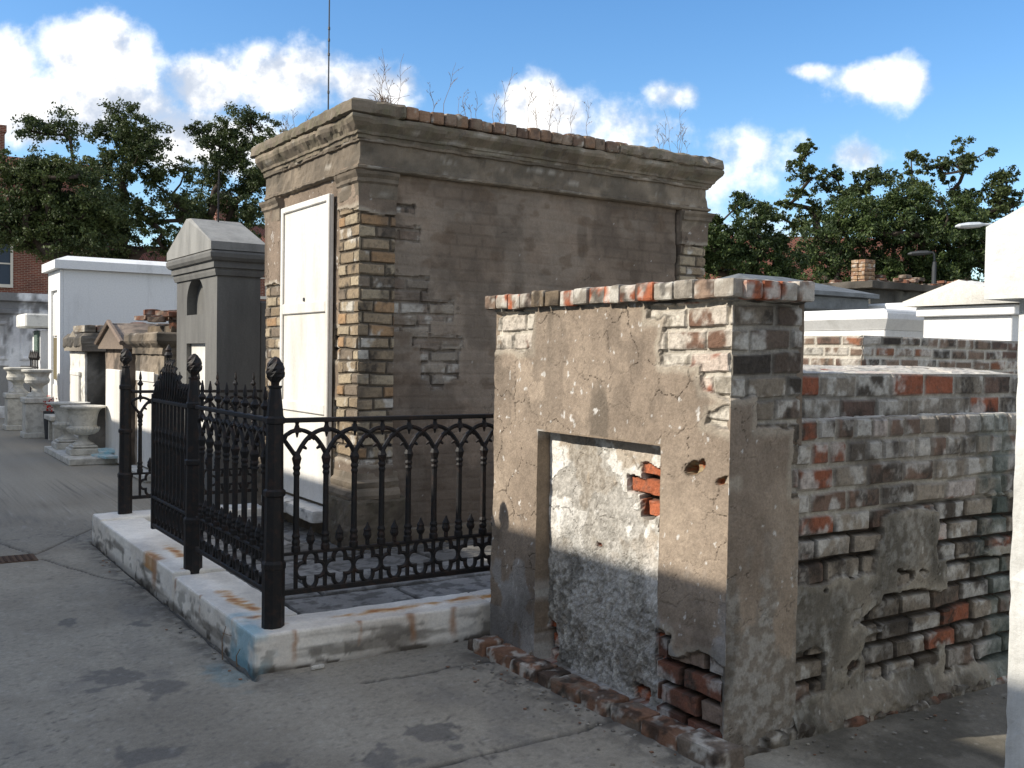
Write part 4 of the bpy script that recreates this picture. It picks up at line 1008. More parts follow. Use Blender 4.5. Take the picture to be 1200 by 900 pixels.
mb = MB(); rough_box(mb, 3.1, 4.5, 12.1, 13.3, 1.75, 1.86, .1, .05, .03, 13, stcol((120, 106, 88), (90, 80, 68), 1120)); build(mb, 'roof', M_WALL, ta)
# B
tb = thing('small_tomb', 'small brown tomb with low pointed gable, between the brick-heaped tomb and the peeling white one', 'tomb', (3, 13.8, 0))
mb = MB(); rough_box(mb, 3.0, 4.6, 13.80, 15.25, 0, 1.58, .06, .02, .015, 14, stcol((138, 124, 110), (112, 101, 90), 1200, .05, .4)); build(mb, 'body', M_WALL, tb)
def gable(name, root, x0, x1, y0, y1, z0, z1, zr, mat, seed, cf):
    nx, ny = int((x1 - x0) / .08) + 2, 25
    X, Y = np.meshgrid(np.linspace(x0, x1, nx), np.linspace(y0, y1, ny), indexing='ij')
    t = 1 - np.abs((Y - (y0 + y1) / 2) / ((y1 - y0) / 2))
    mb = MB()
    field(mb, (x0, y0, 0), (1, 0, 0), (0, 1, 0), (0, 0, 1), x1 - x0, y1 - y0, .05, lambda u, v: (z1 + (zr - z1) * (1 - np.abs(v / (y1 - y0) * 2 - 1)) + (fbm(u * 9, v * 9, None, 3, seed) - .5) * .03, cf(np.stack([u + x0, v + y0, u * 0 + z1], -1).reshape(-1, 3)).reshape(u.shape + (3,))), skirt=0)
    V = [(x0, y0, z0), (x0, y1, z0), (x0, y1, z1), (x0, (y0 + y1) / 2, zr), (x0, y0, z1)]; V += [(x1, b, c) for a, b, c in V]
    mb.add(V, [(0,1,2,3,4)[::-1], (5,6,7,8,9), (0,4,9,5), (1,6,7,2), (0,5,6,1)], cf(np.array(V)))
    return build(mb, name, mat, root)
gable('gable_roof', tb, 2.92, 4.65, 13.72, 15.33, 1.56, 1.64, 1.92, M_WALL, 1210, stcol((136, 122, 108), (110, 98, 88), 1211, .05, .35))
mb = MB()
for s in (-1, 1):
    tube(mb, [(2.90, 14.525, 1.93), (2.90, 14.525 + s * .4, 1.79), (2.90, 14.525 + s * .82, 1.64)], .035, 6, S(122, 108, 96))
build(mb, 'raking_moulding', M_WALL, tb)
mb = MB(); box(mb, 2.95, 3.03, 14.08, 14.95, .02, 1.28, bev=.01); build(mb, 'white_tablet', M_TABLET, tb)
rubble(3.3, 4.5, 14.2, 14.9, 1.82, 16, 22, .10, 'loose brick lying along the ridge of the small gabled brown tomb', 'loose bricks on the gabled brown tomb')
# C
tc_ = thing('small_tomb', 'small tomb with peeling white front and dark mouldy side, beside the tall white vault', 'tomb', (3, 16.58, 0))
mb = MB(); rough_box(mb, 3.0, 4.8, 16.58, 17.9, 0, 1.55, .06, .02, .015, 15, stcol((120, 116, 108), (84, 80, 74), 1300, .0, .5)); build(mb, 'body', M_WALL, tc_)
mb = MB(); rough_box(mb, 2.97, 3.02, 16.60, 17.88, 0, 1.54, .05, .01, .01, 16, stcol((214, 210, 200), (180, 174, 162), 1310, .35, .12)); build(mb, 'white_front', M_WALL, tc_)
mb = MB(); box(mb, 2.93, 2.975, 16.9, 17.55, .1, 1.13, bev=.008); box(mb, 2.92, 2.96, 16.86, 17.59, 1.131, 1.2, bev=.008); build(mb, 'white_tablet', M_TABLET, tc_)
gable('cap', tc_, 2.9, 4.9, 16.46, 18.02, 1.52, 1.60, 1.84, M_WALL, 1320, stcol((150, 142, 128), (110, 102, 92), 1321, .15, .4))
mb = MB(); sweep(mb, [(3.0, 17.9), (3.0, 16.58), (4.8, 16.58), (4.8, 17.9)], [(-.3, 1.50), (.02, 1.50), (.08, 1.54), (.12, 1.6), (.12, 1.72), (.05, 1.80), (-.3, 1.82)], OUT4, .08, .015, 17, stcol((120, 112, 100), (84, 80, 74), 1330, .05, .45), closed=True); build(mb, 'cornice', M_WALL, tc_)
x = 2.98
random.seed(31)
for i in range(10):
    mb = MB(); rough_box(mb, x, x + .17, 16.7, 17.7, 1.82, 1.93, .05, .015, .01, i, brickcol(1340 + i, .3, .45)); build(mb, 'coping_brick', M_WALL, tc_); x += .185

# urns
def urn(x, y, z0, s, label):
    r = thing('garden_urn', label, 'urn', (x, y, z0), 'fluted urns on the marble slab')
    h = .84
    mb = MB(); box(mb, x - .2, x + .2, y - .2, y + .2, z0, z0 + .09, bev=.012); box(mb, x - .17, x + .17, y - .17, y + .17, z0 + .091, z0 + .13, bev=.02); build(mb, 'urn_base', M_PLANTER, r)
    mb = MB(); lathe(mb, [(q, z * h) for q, z in [(.15, .155), (.14, .18), (.08, .22), (.058, .27), (.075, .29), (.058, .305), (.11, .325)]], x, y, 20, z0=z0); build(mb, 'urn_stem', M_PLANTER, r, smooth=True)
    mb = MB(); seg = 96; V = []; F = []
    pr = [(.08, .32), (.14, .335), (.185, .375), (.205, .425), (.20, .455)]
    for r_, z in pr:
        for k in range(seg):
            a = 2 * math.pi * k / seg; rr_ = r_ * (1 + .07 * abs(math.sin(a * 12))); V.append((x + rr_ * math.cos(a), y + rr_ * math.sin(a), z0 + z * h))
    for i in range(len(pr) - 1):
        for k in range(seg): k2 = (k + 1) % seg; F.append((i*seg+k, i*seg+k2, (i+1)*seg+k2, (i+1)*seg+k))
    mb.add(V, F)
    lathe(mb, [(q, z * h) for q, z in [(.195, .45), (.175, .475), (.178, .56), (.19, .66), (.215, .73), (.25, .765), (.295, .775), (.30, .80), (.27, .805), (.23, .79), (.18, .7)]], x, y, 36, z0=z0)
    build(mb, 'urn_bowl', M_PLANTER, r)
sl = MB(); box(sl, 2.37, 3.02, 14.3, 16.4, 0, .09, bev=.01)
o = build(sl, 'marble_slab', M_PLANTER, None, 'low pale stone slab on the path carrying two fluted urns', 'slab', loc=(2.37, 14.3, 0))
urn(2.66, 14.95, .09, 1.12, 'nearer of two fluted white stone urns standing on the pale slab')
urn(2.63, 15.95, .09, 1.12, 'farther of two fluted white stone urns standing on the pale slab')
rt = random.Random(8)
for i, (lab, x, y, l, w, rz) in enumerate((('turquoise tinted broken board leaning lowest against the leaning tablet', 2.84, 14.38, .5, .10, .2), ('pale turquoise broken board lying flat beside the near urn', 2.93, 14.62, .42, .12, -.25), ('broken white and turquoise board on top of the board pile', 2.95, 14.5, .36, .09, .5))):
    mb = MB(); rough_box(mb, x - w, x + w, y - l / 2, y + l / 2, .09 + .03 * i, .125 + .035 * i, .04, .008, .004, 900 + i, None, rot=rz); build(mb, 'broken_board', M_TURQ, None, lab, 'board', loc=(x, y, .09))

def planter(x, y, label):
    r = thing('pedestal_planter', label, 'planter', (x, y, 0), 'planters on pedestals along the path')
    mb = MB(); w = .21
    box(mb, x - w * 1.15, x + w * 1.15, y - w * 1.15, y + w * 1.15, 0, .10, bev=.012); box(mb, x - w, x + w, y - w, y + w, .101, .60, bev=.008); box(mb, x - w * 1.14, x + w * 1.14, y - w * 1.14, y + w * 1.14, .601, .70, bev=.015); build(mb, 'pedestal', M_PLANTER, r)
    mb = MB(); lathe(mb, [(.17, .70), (.17, .725), (.10, .79), (.08, .85), (.11, .90), (.19, .95), (.205, 1.00), (.185, 1.06), (.20, 1.11), (.25, 1.15), (.255, 1.18), (.21, 1.19), (.16, 1.12)], x, y, 32); build(mb, 'urn_bowl', M_PLANTER, r, smooth=False)
planter(2.66, 19.2, 'nearer of two white stone planters on tall square pedestals by the path')
planter(2.60, 21.15, 'farther of two white stone planters on tall square pedestals by the path')

# ================================================================== TALL WHITE VAULT
wv = thing('white_vault', 'tall plain whitewashed vault with low pitched cap and narrow brown door', 'tomb', (3, 19.06, 0))
mb = MB(); box(mb, 3.05, 6.4, 19.06, 20.32, 0, 2.95, bev=.01)
box(mb, 3.0, 3.05, 19.06, 19.35, 0, 2.94); box(mb, 3.0, 3.05, 20.0, 20.32, 0, 2.94); box(mb, 3.0, 3.05, 19.35, 20.0, 2.6, 2.94); build(mb, 'walls', M_WHITE, wv)
mb = MB(); box(mb, 3.02, 3.055, 19.42, 19.93, 1.78, 2.53, bev=.006); build(mb, 'front_tablet', M_TABLET, wv); mb = MB(); box(mb, 3.02, 3.055, 19.42, 19.93, .1, .9, bev=.006); build(mb, 'front_tablet', M_TABLET, wv)
mb = MB(); box(mb, 3.02, 3.055, 19.45, 19.85, 1.0, 1.75); build(mb, 'door', M_BRONZEDOOR, wv)
mb = MB(); x0, x1, y0, y1 = 2.9, 6.5, 18.96, 20.42; zb, ze, zr = 2.95, 3.10, 3.2
V = [(x0,y0,zb),(x1,y0,zb),(x1,y1,zb),(x0,y1,zb),(x0,y0,ze),(x1,y0,ze),(x1,y1,ze),(x0,y1,ze),(x0+.25,y0+.3,zr),(x1-.25,y0+.3,zr),(x1-.25,y1-.3,zr),(x0+.25,y1-.3,zr)]
mb.add(V, [(3,2,1,0),(0,1,5,4),(1,2,6,5),(2,3,7,6),(3,0,4,7),(4,5,9,8),(5,6,10,9),(6,7,11,10),(7,4,8,11),(8,9,10,11)]); build(mb, 'cap', M_WHITE, wv)
# little white tomb beyond, with cap
lt = thing('white_tomb', 'small white tomb with overhanging cap and green plaque, beyond the tall white vault', 'tomb', (2.95, 21.3, 0))
mb = MB(); box(mb, 3.0, 4.2, 21.3, 22.3, 0, 1.9, bev=.01); build(mb, 'walls', M_WHITE, lt)
mb = MB(); box(mb, 2.72, 4.3, 21.15, 22.45, 1.95, 2.22, bev=.03); build(mb, 'cap', M_WHITEOLD, lt)
mb = MB(); box(mb, 2.95, 2.995, 21.35, 21.75, 1.35, 1.9, bev=.01); build(mb, 'plaque', M_GREEN, lt)
lf = thing('iron_railing', 'low black railing with spear points in front of the small white tomb', 'railing', (2.8, 20.7, 0))
for k in range(5):
    mb = MB(); y = 20.45 + k * .22; tube(mb, [(2.84, y, 0), (2.84, y, 1.35)], .013, 5); lathe(mb, [(.02, 1.33), (.045, 1.38), (.003, 1.52)], 2.84, y, 6); build(mb, 'spear_bar', M_IRON, lf)
mb = MB(); box(mb, 2.83, 2.85, 20.4, 21.4, 1.18, 1.21); box(mb, 2.83, 2.85, 20.4, 21.4, .2, .23); build(mb, 'rail', M_IRON, lf)
bn = thing('stone_bench', 'small white stone bench between the pedestals and the urns', 'bench', (2.85, 18.3, 0))
mb = MB(); box(mb, 2.68, 3.0, 17.9, 18.6, .36, .44, bev=.01); build(mb, 'seat', M_PLANTER, bn)
for y in (18.0, 18.45): mb = MB(); box(mb, 2.74, 2.95, y, y + .08, 0, .36); build(mb, 'leg', M_PLANTER, bn)
fl = thing('flower_pot', 'dark pot of red flowers standing by the stone bench', 'flowers', (2.80, 18.75, 0))
mb = MB(); lathe(mb, [(.08, 0), (.1, .3), (.11, .48), (.09, .48)], 2.80, 18.75, 14); build(mb, 'pot', M_METALDK, fl)
mb = MB()
for k in range(90):
    p = np.array([2.80, 18.75, .6]) + np.array([rt.gauss(0, .05), rt.gauss(0, .05), rt.gauss(0, .08)])
    a = np.array([rt.gauss(0, 1) for _ in range(3)]); a /= np.linalg.norm(a); b = np.cross(a, [0, 0, 1.01]); b /= np.linalg.norm(b)
    mb.add([p - a*.02, p - b*.018, p + a*.02, p + b*.018], [(0, 1, 2, 3)])
build(mb, 'blooms', M_RED, fl)

# ================================================================== END WALL AND HOUSE
ew = thing('cemetery_wall', 'dirty white vault wall with black mould and framed panels, below the brick house', 'wall', (2, 24.8, 0))
def endw(u, z):
    n = fbm(u * 1.5, z * 1.5, None, 5, 1400); m = fbm(u * 7, z * 4, None, 5, 1401)
    c = mix(S(232, 231, 228), S(210, 208, 206), sst(.35, .65, n)) * (.84 + .32 * m)[..., None]
    st = np.exp(-((u - 3.55) / .75) ** 2) * sst(1.7, 2.5, z)
    k = sst(.50, .68, m * .6 + n * .3 + .34 * st + .04 * sst(2.1, 2.7, z)); c = mix(c, S(66, 64, 62), k * .8)
    k = sst(.54, .70, fbm(u * 6, z * 2.0, None, 6, 1402) + .08 * sst(1.5, .8, z)); c = mix(c, S(120, 116, 112), k * .6)
    d = (m - .5) * .02 + .05 * ((z > 2.3) & (z < 2.42)) + .09 * (z > 2.58)
    d = d - .06 * ((np.mod(u + .2, 1.35) > .25) & (z > .25) & (z < 1.15)) + .03 * ((np.abs(np.mod(u + .2, 1.35) - .8) < .56) & (np.abs(z - 1.72) < .42)) - .035 * ((np.abs(np.mod(u + .2, 1.35) - .8) < .48) & (np.abs(z - 1.72) < .35))
    return d, c
mb = MB(); field(mb, (-1, 24.8, 0), (1, 0, 0), (0, 0, 1), (0, -1, 0), 12, 2.78, .035, endw); box(mb, -1, 11, 24.83, 27.3, 0, 2.74, S(150, 148, 144)); build(mb, 'vault_front', M_WALLSOFT, ew)

house = thing('brick_house', 'long red brick house with clay tiled roof and chimneys, behind the left oaks', 'house', (3, 48, 0))
hy = 47.5
def volume(x0, x1, y0, d, ez, rise, wname, rname):
    mb = MB(); box(mb, x0, x1, y0, y0 + d, 0, ez); build(mb, wname, M_HOUSE, house)
    mb = MB(); V = [(x0-.3, y0-.4, ez-.05), (x1+.3, y0-.4, ez-.05), (x1+.3, y0+d+.4, ez-.05), (x0-.3, y0+d+.4, ez-.05), (x0-.3, y0+d/2, ez+rise), (x1+.3, y0+d/2, ez+rise)]
    V2 = [(a, b, c + .18) for a, b, c in V]
    mb.add(V2, [(0,1,5,4), (2,3,4,5), (0,4,3), (1,2,5)]); mb.add(V, [(4,5,1,0), (5,4,3,2)])
    mb.add([V[0], V[1], V2[1], V2[0]], [(0,1,2,3)]); rf = build(mb, rname, M_TILE, house)
    mb = MB(); box(mb, x0 - .3, x1 + .3, y0 - .52, y0 - .405, ez - .12, ez + .02); build(mb, 'gutter', M_METALDK, rf)
ez = 6.35
volume(-6.0, 9.3, hy, 9, 6.35, 3.9, 'wall', 'roof')
volume(9.61, 14.0, hy + .4, 6, 4.6, 1.8, 'wing_wall', 'wing_roof')
volume(14.31, 19.0, hy - .02, 6, 5.9, 2.0, 'wing_wall', 'wing_roof')
for cx, zc in ((5.05, 11.45), (15.6, 9.3)):
    mb = MB(); box(mb, cx - .55, cx + .55, hy + 2.6, hy + 3.8, ez + 1.5, zc - .3); box(mb, cx - .62, cx + .62, hy + 2.53, hy + 3.87, zc - .299, zc); c_ = build(mb, 'chimney', M_HOUSE, house)
    mb = MB(); box(mb, cx - .3, cx + .3, hy + 2.7, hy + 3.5, zc, zc + .25); build(mb, 'chimney_pot', M_METALDK, c_)
for wx in (-3.2, .9, 5.05, 13.2, 16.2):
    for wz in (1.0, 4.25):
        mb = MB(); w, h = .95, 1.75
        box(mb, wx - w/2 - .1, wx + w/2 + .1, hy - .10, hy - .003, wz - .14, wz - .001); box(mb, wx - w/2 - .1, wx - w/2, hy - .07, hy - .003, wz, wz + h); box(mb, wx + w/2, wx + w/2 + .1, hy - .07, hy - .003, wz, wz + h); box(mb, wx - w/2 - .1, wx + w/2 + .1, hy - .07, hy - .003, wz + h + .001, wz + h + .12)
        box(mb, wx - w/2, wx + w/2, hy - .05, hy - .015, wz + h/2 - .03, wz + h/2 + .03); box(mb, wx - .02, wx + .02, hy - .045, hy - .016, wz, wz + h/2 - .031); box(mb, wx - .02, wx + .02, hy - .045, hy - .016, wz + h/2 + .031, wz + h)
        f = build(mb, 'window', M_TRIM, house)
        mb = MB(); box(mb, wx - w/2, wx + w/2, hy - .012, hy - .004, wz, wz + h); build(mb, 'pane', M_GLASS, f)

# ================================================================== RIGHT SIDE
wt = thing('white_tomb', 'bright whitewashed tomb with overhanging gabled top at the right edge, beside the stepped tomb', 'tomb', (2.95, .1, 0))
mb = MB(); rough_box(mb, 2.95, 5.0, .05, 1.717, -.02, 1.80, .05, .012, .008, 77); build(mb, 'walls', M_LIME, wt, smooth=False)
mb = MB(); y0, y1 = -.02, 1.785; x0, x1 = 2.885, 5.05; ym = (y0 + y1) / 2
V = [(x0, y0, 1.745), (x0, y1, 1.745), (x0, y1, 1.965), (x0, ym, 2.36), (x0, y0, 1.965)]; V += [(x1, b, c) for a, b, c in V]
mb.add(V, [(4,3,2,1,0), (5,6,7,8,9), (0,1,6,5), (1,2,7,6), (2,3,8,7), (3,4,9,8), (4,0,5,9)]); build(mb, 'gable_cap', M_LIME, wt)

rb = thing('brick_tomb', 'flat brick tomb with pale mortar lines behind the stepped tomb, below the white chest tomb', 'tomb', (6.3, 4.85, 0))
def rbw(sd):
    def f(u, z):
        d, c, s_ = masonry(u, z, sd, [(-9, 19, -9, 9)], warp=0, mould=.45, white=.32, bw=.24, bh=.083, recess=.01, mo=.02, mort=S(190, 184, 172), pal=[(.5, S(124, 106, 92)), (.62, S(134, 92, 70)), (.85, S(104, 84, 74)), (1, S(60, 54, 50))])
        return d, c
    return f
mb = MB(); field(mb, (6.3, 4.85, 0), (0, 1, 0), (0, 0, 1), (-1, 0, 0), 1.6, 1.745, .012, rbw(91)); field(mb, (6.3, 4.85, 0), (1, 0, 0), (0, 0, 1), (0, -1, 0), 3.0, 1.745, .014, rbw(92)); build(mb, 'walls', M_WALL, rb)
mb = MB(); box(mb, 6.35, 9.25, 4.9, 6.42, 0, 1.70); build(mb, 'core', M_BARK, rb)
mb = MB(); field(mb, (6.32, 4.87, 1.735), (1, 0, 0), (0, 1, 0), (0, 0, 1), 2.97, 1.57, .03, lambda u, v: brick_top(u, v, 95)); build(mb, 'top', M_WALL, rb)

ip = thing('iron_post', 'black iron post with small pointed acorn top, poking up above the stepped brick tomb', 'post', (4.36, 4.62, 0))
mb = MB(); lathe(mb, [(.04, 0), (.04, .3), (.028, .32), (.024, 1.38), (.018, 1.45)], 4.36, 4.62, 8); p = build(mb, 'shaft', M_IRON, ip)
mb = MB(); lathe(mb, [(.03, 1.45), (.042, 1.48), (.043, 1.51), (.034, 1.55), (.022, 1.58), (.012, 1.60)], 4.36, 4.62, 10); build(mb, 'acorn_finial', M_IRON, p)

def capped(root, x0, x1, y0, y1, z1, zc, ov, mat, ridge=None):
    mb = MB(); box(mb, x0, x1, y0, y1, 0, z1, bev=.01); build(mb, 'walls', mat, root)
    mb = MB()
    sweep(mb, [(x0, y1), (x0, y0), (x1, y0), (x1, y1)], [(-.1, z1 - .01), (.01, z1 - .005), (.02, z1 + .01), (ov, z1 + (zc - z1) * .55), (ov, zc - .03), (ov - .04, zc - .025), (ov - .04, zc), (-.1, zc + .002)], OUT4, .3, .001, 5, closed=True)
    box(mb, x0 + .04, x1 - .04, y0 + .04, y1 - .04, z1 - .05, zc + .03, bev=.02); build(mb, 'lid', mat, root)
ch = thing('chest_tomb', 'low white chest tomb with a broad moulded lid, behind the striped brick tomb', 'tomb', (10.3, 7.6, 0))
capped(ch, 10.3, 12.1, 7.62, 9.0, 1.94, 2.16, .11, M_WHITE)
wb = thing('white_tomb', 'square bright white tomb under a low speckled gable slab, next to the chest tomb', 'tomb', (10.1, 5.93, 0))
mb = MB(); box(mb, 10.1, 12.0, 5.93, 6.97, 0, 2.06, bev=.008); box(mb, 10.04, 12.06, 5.87, 7.03, 2.061, 2.17, bev=.01); build(mb, 'walls', M_WHITE, wb)
gable('gable_roof', wb, 9.98, 12.1, 5.78, 7.16, 2.18, 2.235, 2.45, M_WALL, 1500, stcol((226, 224, 218), (206, 203, 195), 1501, .3, .22))
mb = MB(); box(mb, 10.3, 10.5, 6.0, 6.12, 2.3, 2.46, bev=.01); build(mb, 'ridge_stub', M_WHITEOLD, wb)
fw = thing('white_tomb', 'small white tomb top between the chest tomb and the gabled white tomb', 'tomb', (12.4, 8.6, 0))
mb = MB(); box(mb, 12.9, 14.2, 8.9, 9.95, 0, 2.2, bev=.01); build(mb, 'walls', M_WHITE, fw)
mb = MB(); box(mb, 12.82, 14.3, 8.82, 10.03, 2.2, 2.42, bev=.03); build(mb, 'cap', M_WHITE, fw)
sl = thing('slate_tomb', 'dark slate grey tomb with sloping slab roof behind the white chest tomb', 'tomb', (11.0, 9.75, 0))
mb = MB(); box(mb, 10.7, 12.6, 9.78, 11.8, 0, 2.28, bev=.01); box(mb, 10.6, 12.7, 9.68, 11.9, 2.281, 2.49, bev=.02); build(mb, 'walls', M_SLATE, sl)
mb = MB(); V = [(10.5, 9.58, 2.491), (12.8, 9.58, 2.491), (12.8, 12.0, 2.491), (10.5, 12.0, 2.491), (10.5, 9.58, 2.55), (12.8, 9.58, 2.55), (12.8, 12.0, 2.55), (10.5, 12.0, 2.55), (11.1, 10.8, 2.84), (12.1, 10.8, 2.84)]
mb.add(V, [(3,2,1,0), (0,1,5,4), (1,2,6,5), (2,3,7,6), (3,0,4,7), (4,5,9,8), (5,6,9), (6,7,8,9), (7,4,8)]); build(mb, 'roof', M_SLATE, sl)
rt_ = thing('ruined_tomb', 'long dark tomb with rubble and a squat brick stack on its roof, under the oaks', 'tomb', (16.7, 12.4, 0))
mb = MB(); rough_box(mb, 16.3, 21.0, 12.4, 14.6, 0, 2.95, .12, .03, .03, 61, stcol((92, 90, 84), (66, 64, 60), 1600, 0, .4)); rough_box(mb, 16.15, 21.1, 12.25, 14.7, 2.951, 3.10, .12, .03, .03, 62, stcol((104, 98, 90), (76, 72, 66), 1610, 0, .4)); build(mb, 'walls', M_WALL, rt_)
mb = MB(); random.seed(5)
for r_ in range(6):
    for k in range(2): rough_box(mb, 16.68, 17.0, 12.84 + k * .17, 12.84 + k * .17 + .16, 3.1 + r_ * .08, 3.1 + r_ * .08 + .074, .04, .012, .012, r_ * 5 + k, brickcol(1620 + r_ * 5 + k, .3, .3, [(.6, S(150, 122, 94)), (1, S(124, 94, 74))]), rot=random.uniform(-.05, .05))
build(mb, 'brick_stack', M_WALL, rt_)
rubble(17.2, 20.8, 12.4, 14.4, 3.09, 90, 44, .16, '', '', rt_)

def lamp(x, y, z, arm, ax, label, mt=None):
    M_L = mt or M_LAMP
    r = thing('street_lamp', label, 'lamp', (x, y, 0))
    mb = MB(); tube(mb, [(x, y, 0), (x, y, z * .5), (x, y, z - .25)], [.09, .07, .055], 8); build(mb, 'pole', M_L, r)
    dx, dy = ax
    mb = MB(); tube(mb, [(x, y, z - .27), (x + dx * arm * .12, y + dy * arm * .12, z - .06), (x + dx * arm * .45, y + dy * arm * .45, z), (x + dx * arm, y + dy * arm, z)], .03, 6); build(mb, 'arm', M_L, r)
    mb = MB(); V = []; e = np.array([x + dx * arm, y + dy * arm, z])
    t = np.array([dx, dy, 0]); n = np.array([-dy, dx, 0]); F = []
    for i, (s, w, h) in enumerate(((0, .04, .03), (.1, .09, .06), (.35, .12, .07), (.55, .10, .05), (.62, .03, .02))):
        for k in range(8):
            a = 2 * math.pi * k / 8; V.append(e + t * s + n * w * math.cos(a) + np.array([0, 0, h * math.sin(a) - s * .08]))
    for i in range(4):
        for k in range(8): F.append((i*8+k, i*8+(k+1) % 8, (i+1)*8+(k+1) % 8, (i+1)*8+k))
    F += [tuple(range(8)), tuple(range(39, 31, -1))]
    mb.add(V, F); build(mb, 'lamp_head', M_L, r)
UL = (-.8368, .5476)
lamp(21.6, 12.35, 4.6, 1.0, UL, 'street lamp with pale head reaching out above the white tombs at the right')
lamp(24.25, 16.45, 4.5, .10, UL, 'thin street lamp on a pole, dim under the right oaks', M_METALDK)

mast = MB(); tube(mast, [(27.65, 66.2, z) for z in (0, 12, 24, 34)], [.07, .06, .05, .04], 6)
for z in (18, 19.6, 22.2, 23.2, 24.0): lathe(mast, [(.06, z), (.09, z + .05), (.09, z + .2), (.06, z + .25)], 27.65, 66.2, 6)
build(mast, 'radio_mast', M_METALDK, None, 'tall thin dark mast rising into the sky behind the tall stucco tomb', 'mast', loc=(27.65, 66.2, 0))

dg = thing('drain_grate', 'rusty brown iron drain cover set in the concrete path', 'drain', (1.0, 8.12, 0))
mb = MB(); box(mb, .8, 1.12, 8.0, 8.26, -.02, .006, S(92, 74, 60)); 
for k in range(7): box(mb, .82 + k * .042, .838 + k * .042, 8.02, 8.24, .006, .010, S(70, 54, 44))
build(mb, 'cover', M_WALL, dg)
sk = MB(); rough_box(sk, 1.86, 1.93, 4.585, 4.605, .002, .022, .008, .006, .004, 3, None, S(210, 206, 196), rot=.1); build(sk, 'white_chip', M_WALL, None, 'small white chip of stone lying at the foot of the curb', 'stone chip', loc=(1.9, 4.59, 0))
for i, (x, y, h) in enumerate(((1.545, 4.98, .17), (1.57, 4.83, .09))):
    t = MB(); tube(t, [(x, y, 0), (x - .004, y, h * .6), (x + .012, y - .01, h)], [.004, .003, .002], 4)
    if i == 0: tube(t, [(x - .004, y, h * .8), (x + .03, y - .05, h * .75)], [.002, .0015], 4)
    build(t, 'dry_twig', M_WEED, None, ('taller dry twig sprouting at the curb foot by the turquoise stain', 'shorter dry twig at the curb corner joint')[i], 'twig', loc=(x, y, 0))

# row of vaults across the path (behind the viewer): casts the shade on the path
ov = thing('wall_vaults', 'long whitewashed row of wall vaults across the path from the tombs', 'vaults', (-2.5, 8, 0))
SH = 4.24
mb = MB(); box(mb, -4.8, -2.5, -12, 26, 0, SH - .25, bev=.02); box(mb, -4.9, -2.42, -12.1, 26.1, SH - .249, SH, bev=.02); build(mb, 'walls', M_WHITEOLD, ov)
mb = MB()
for k in range(30):
    for j in range(3): box(mb, -2.5, -2.46, -11.5 + k * 1.2, -10.6 + k * 1.2, .3 + j * 1.15, 1.15 + j * 1.15, bev=.01)
build(mb, 'vault_tablets', M_TABLET, ov)

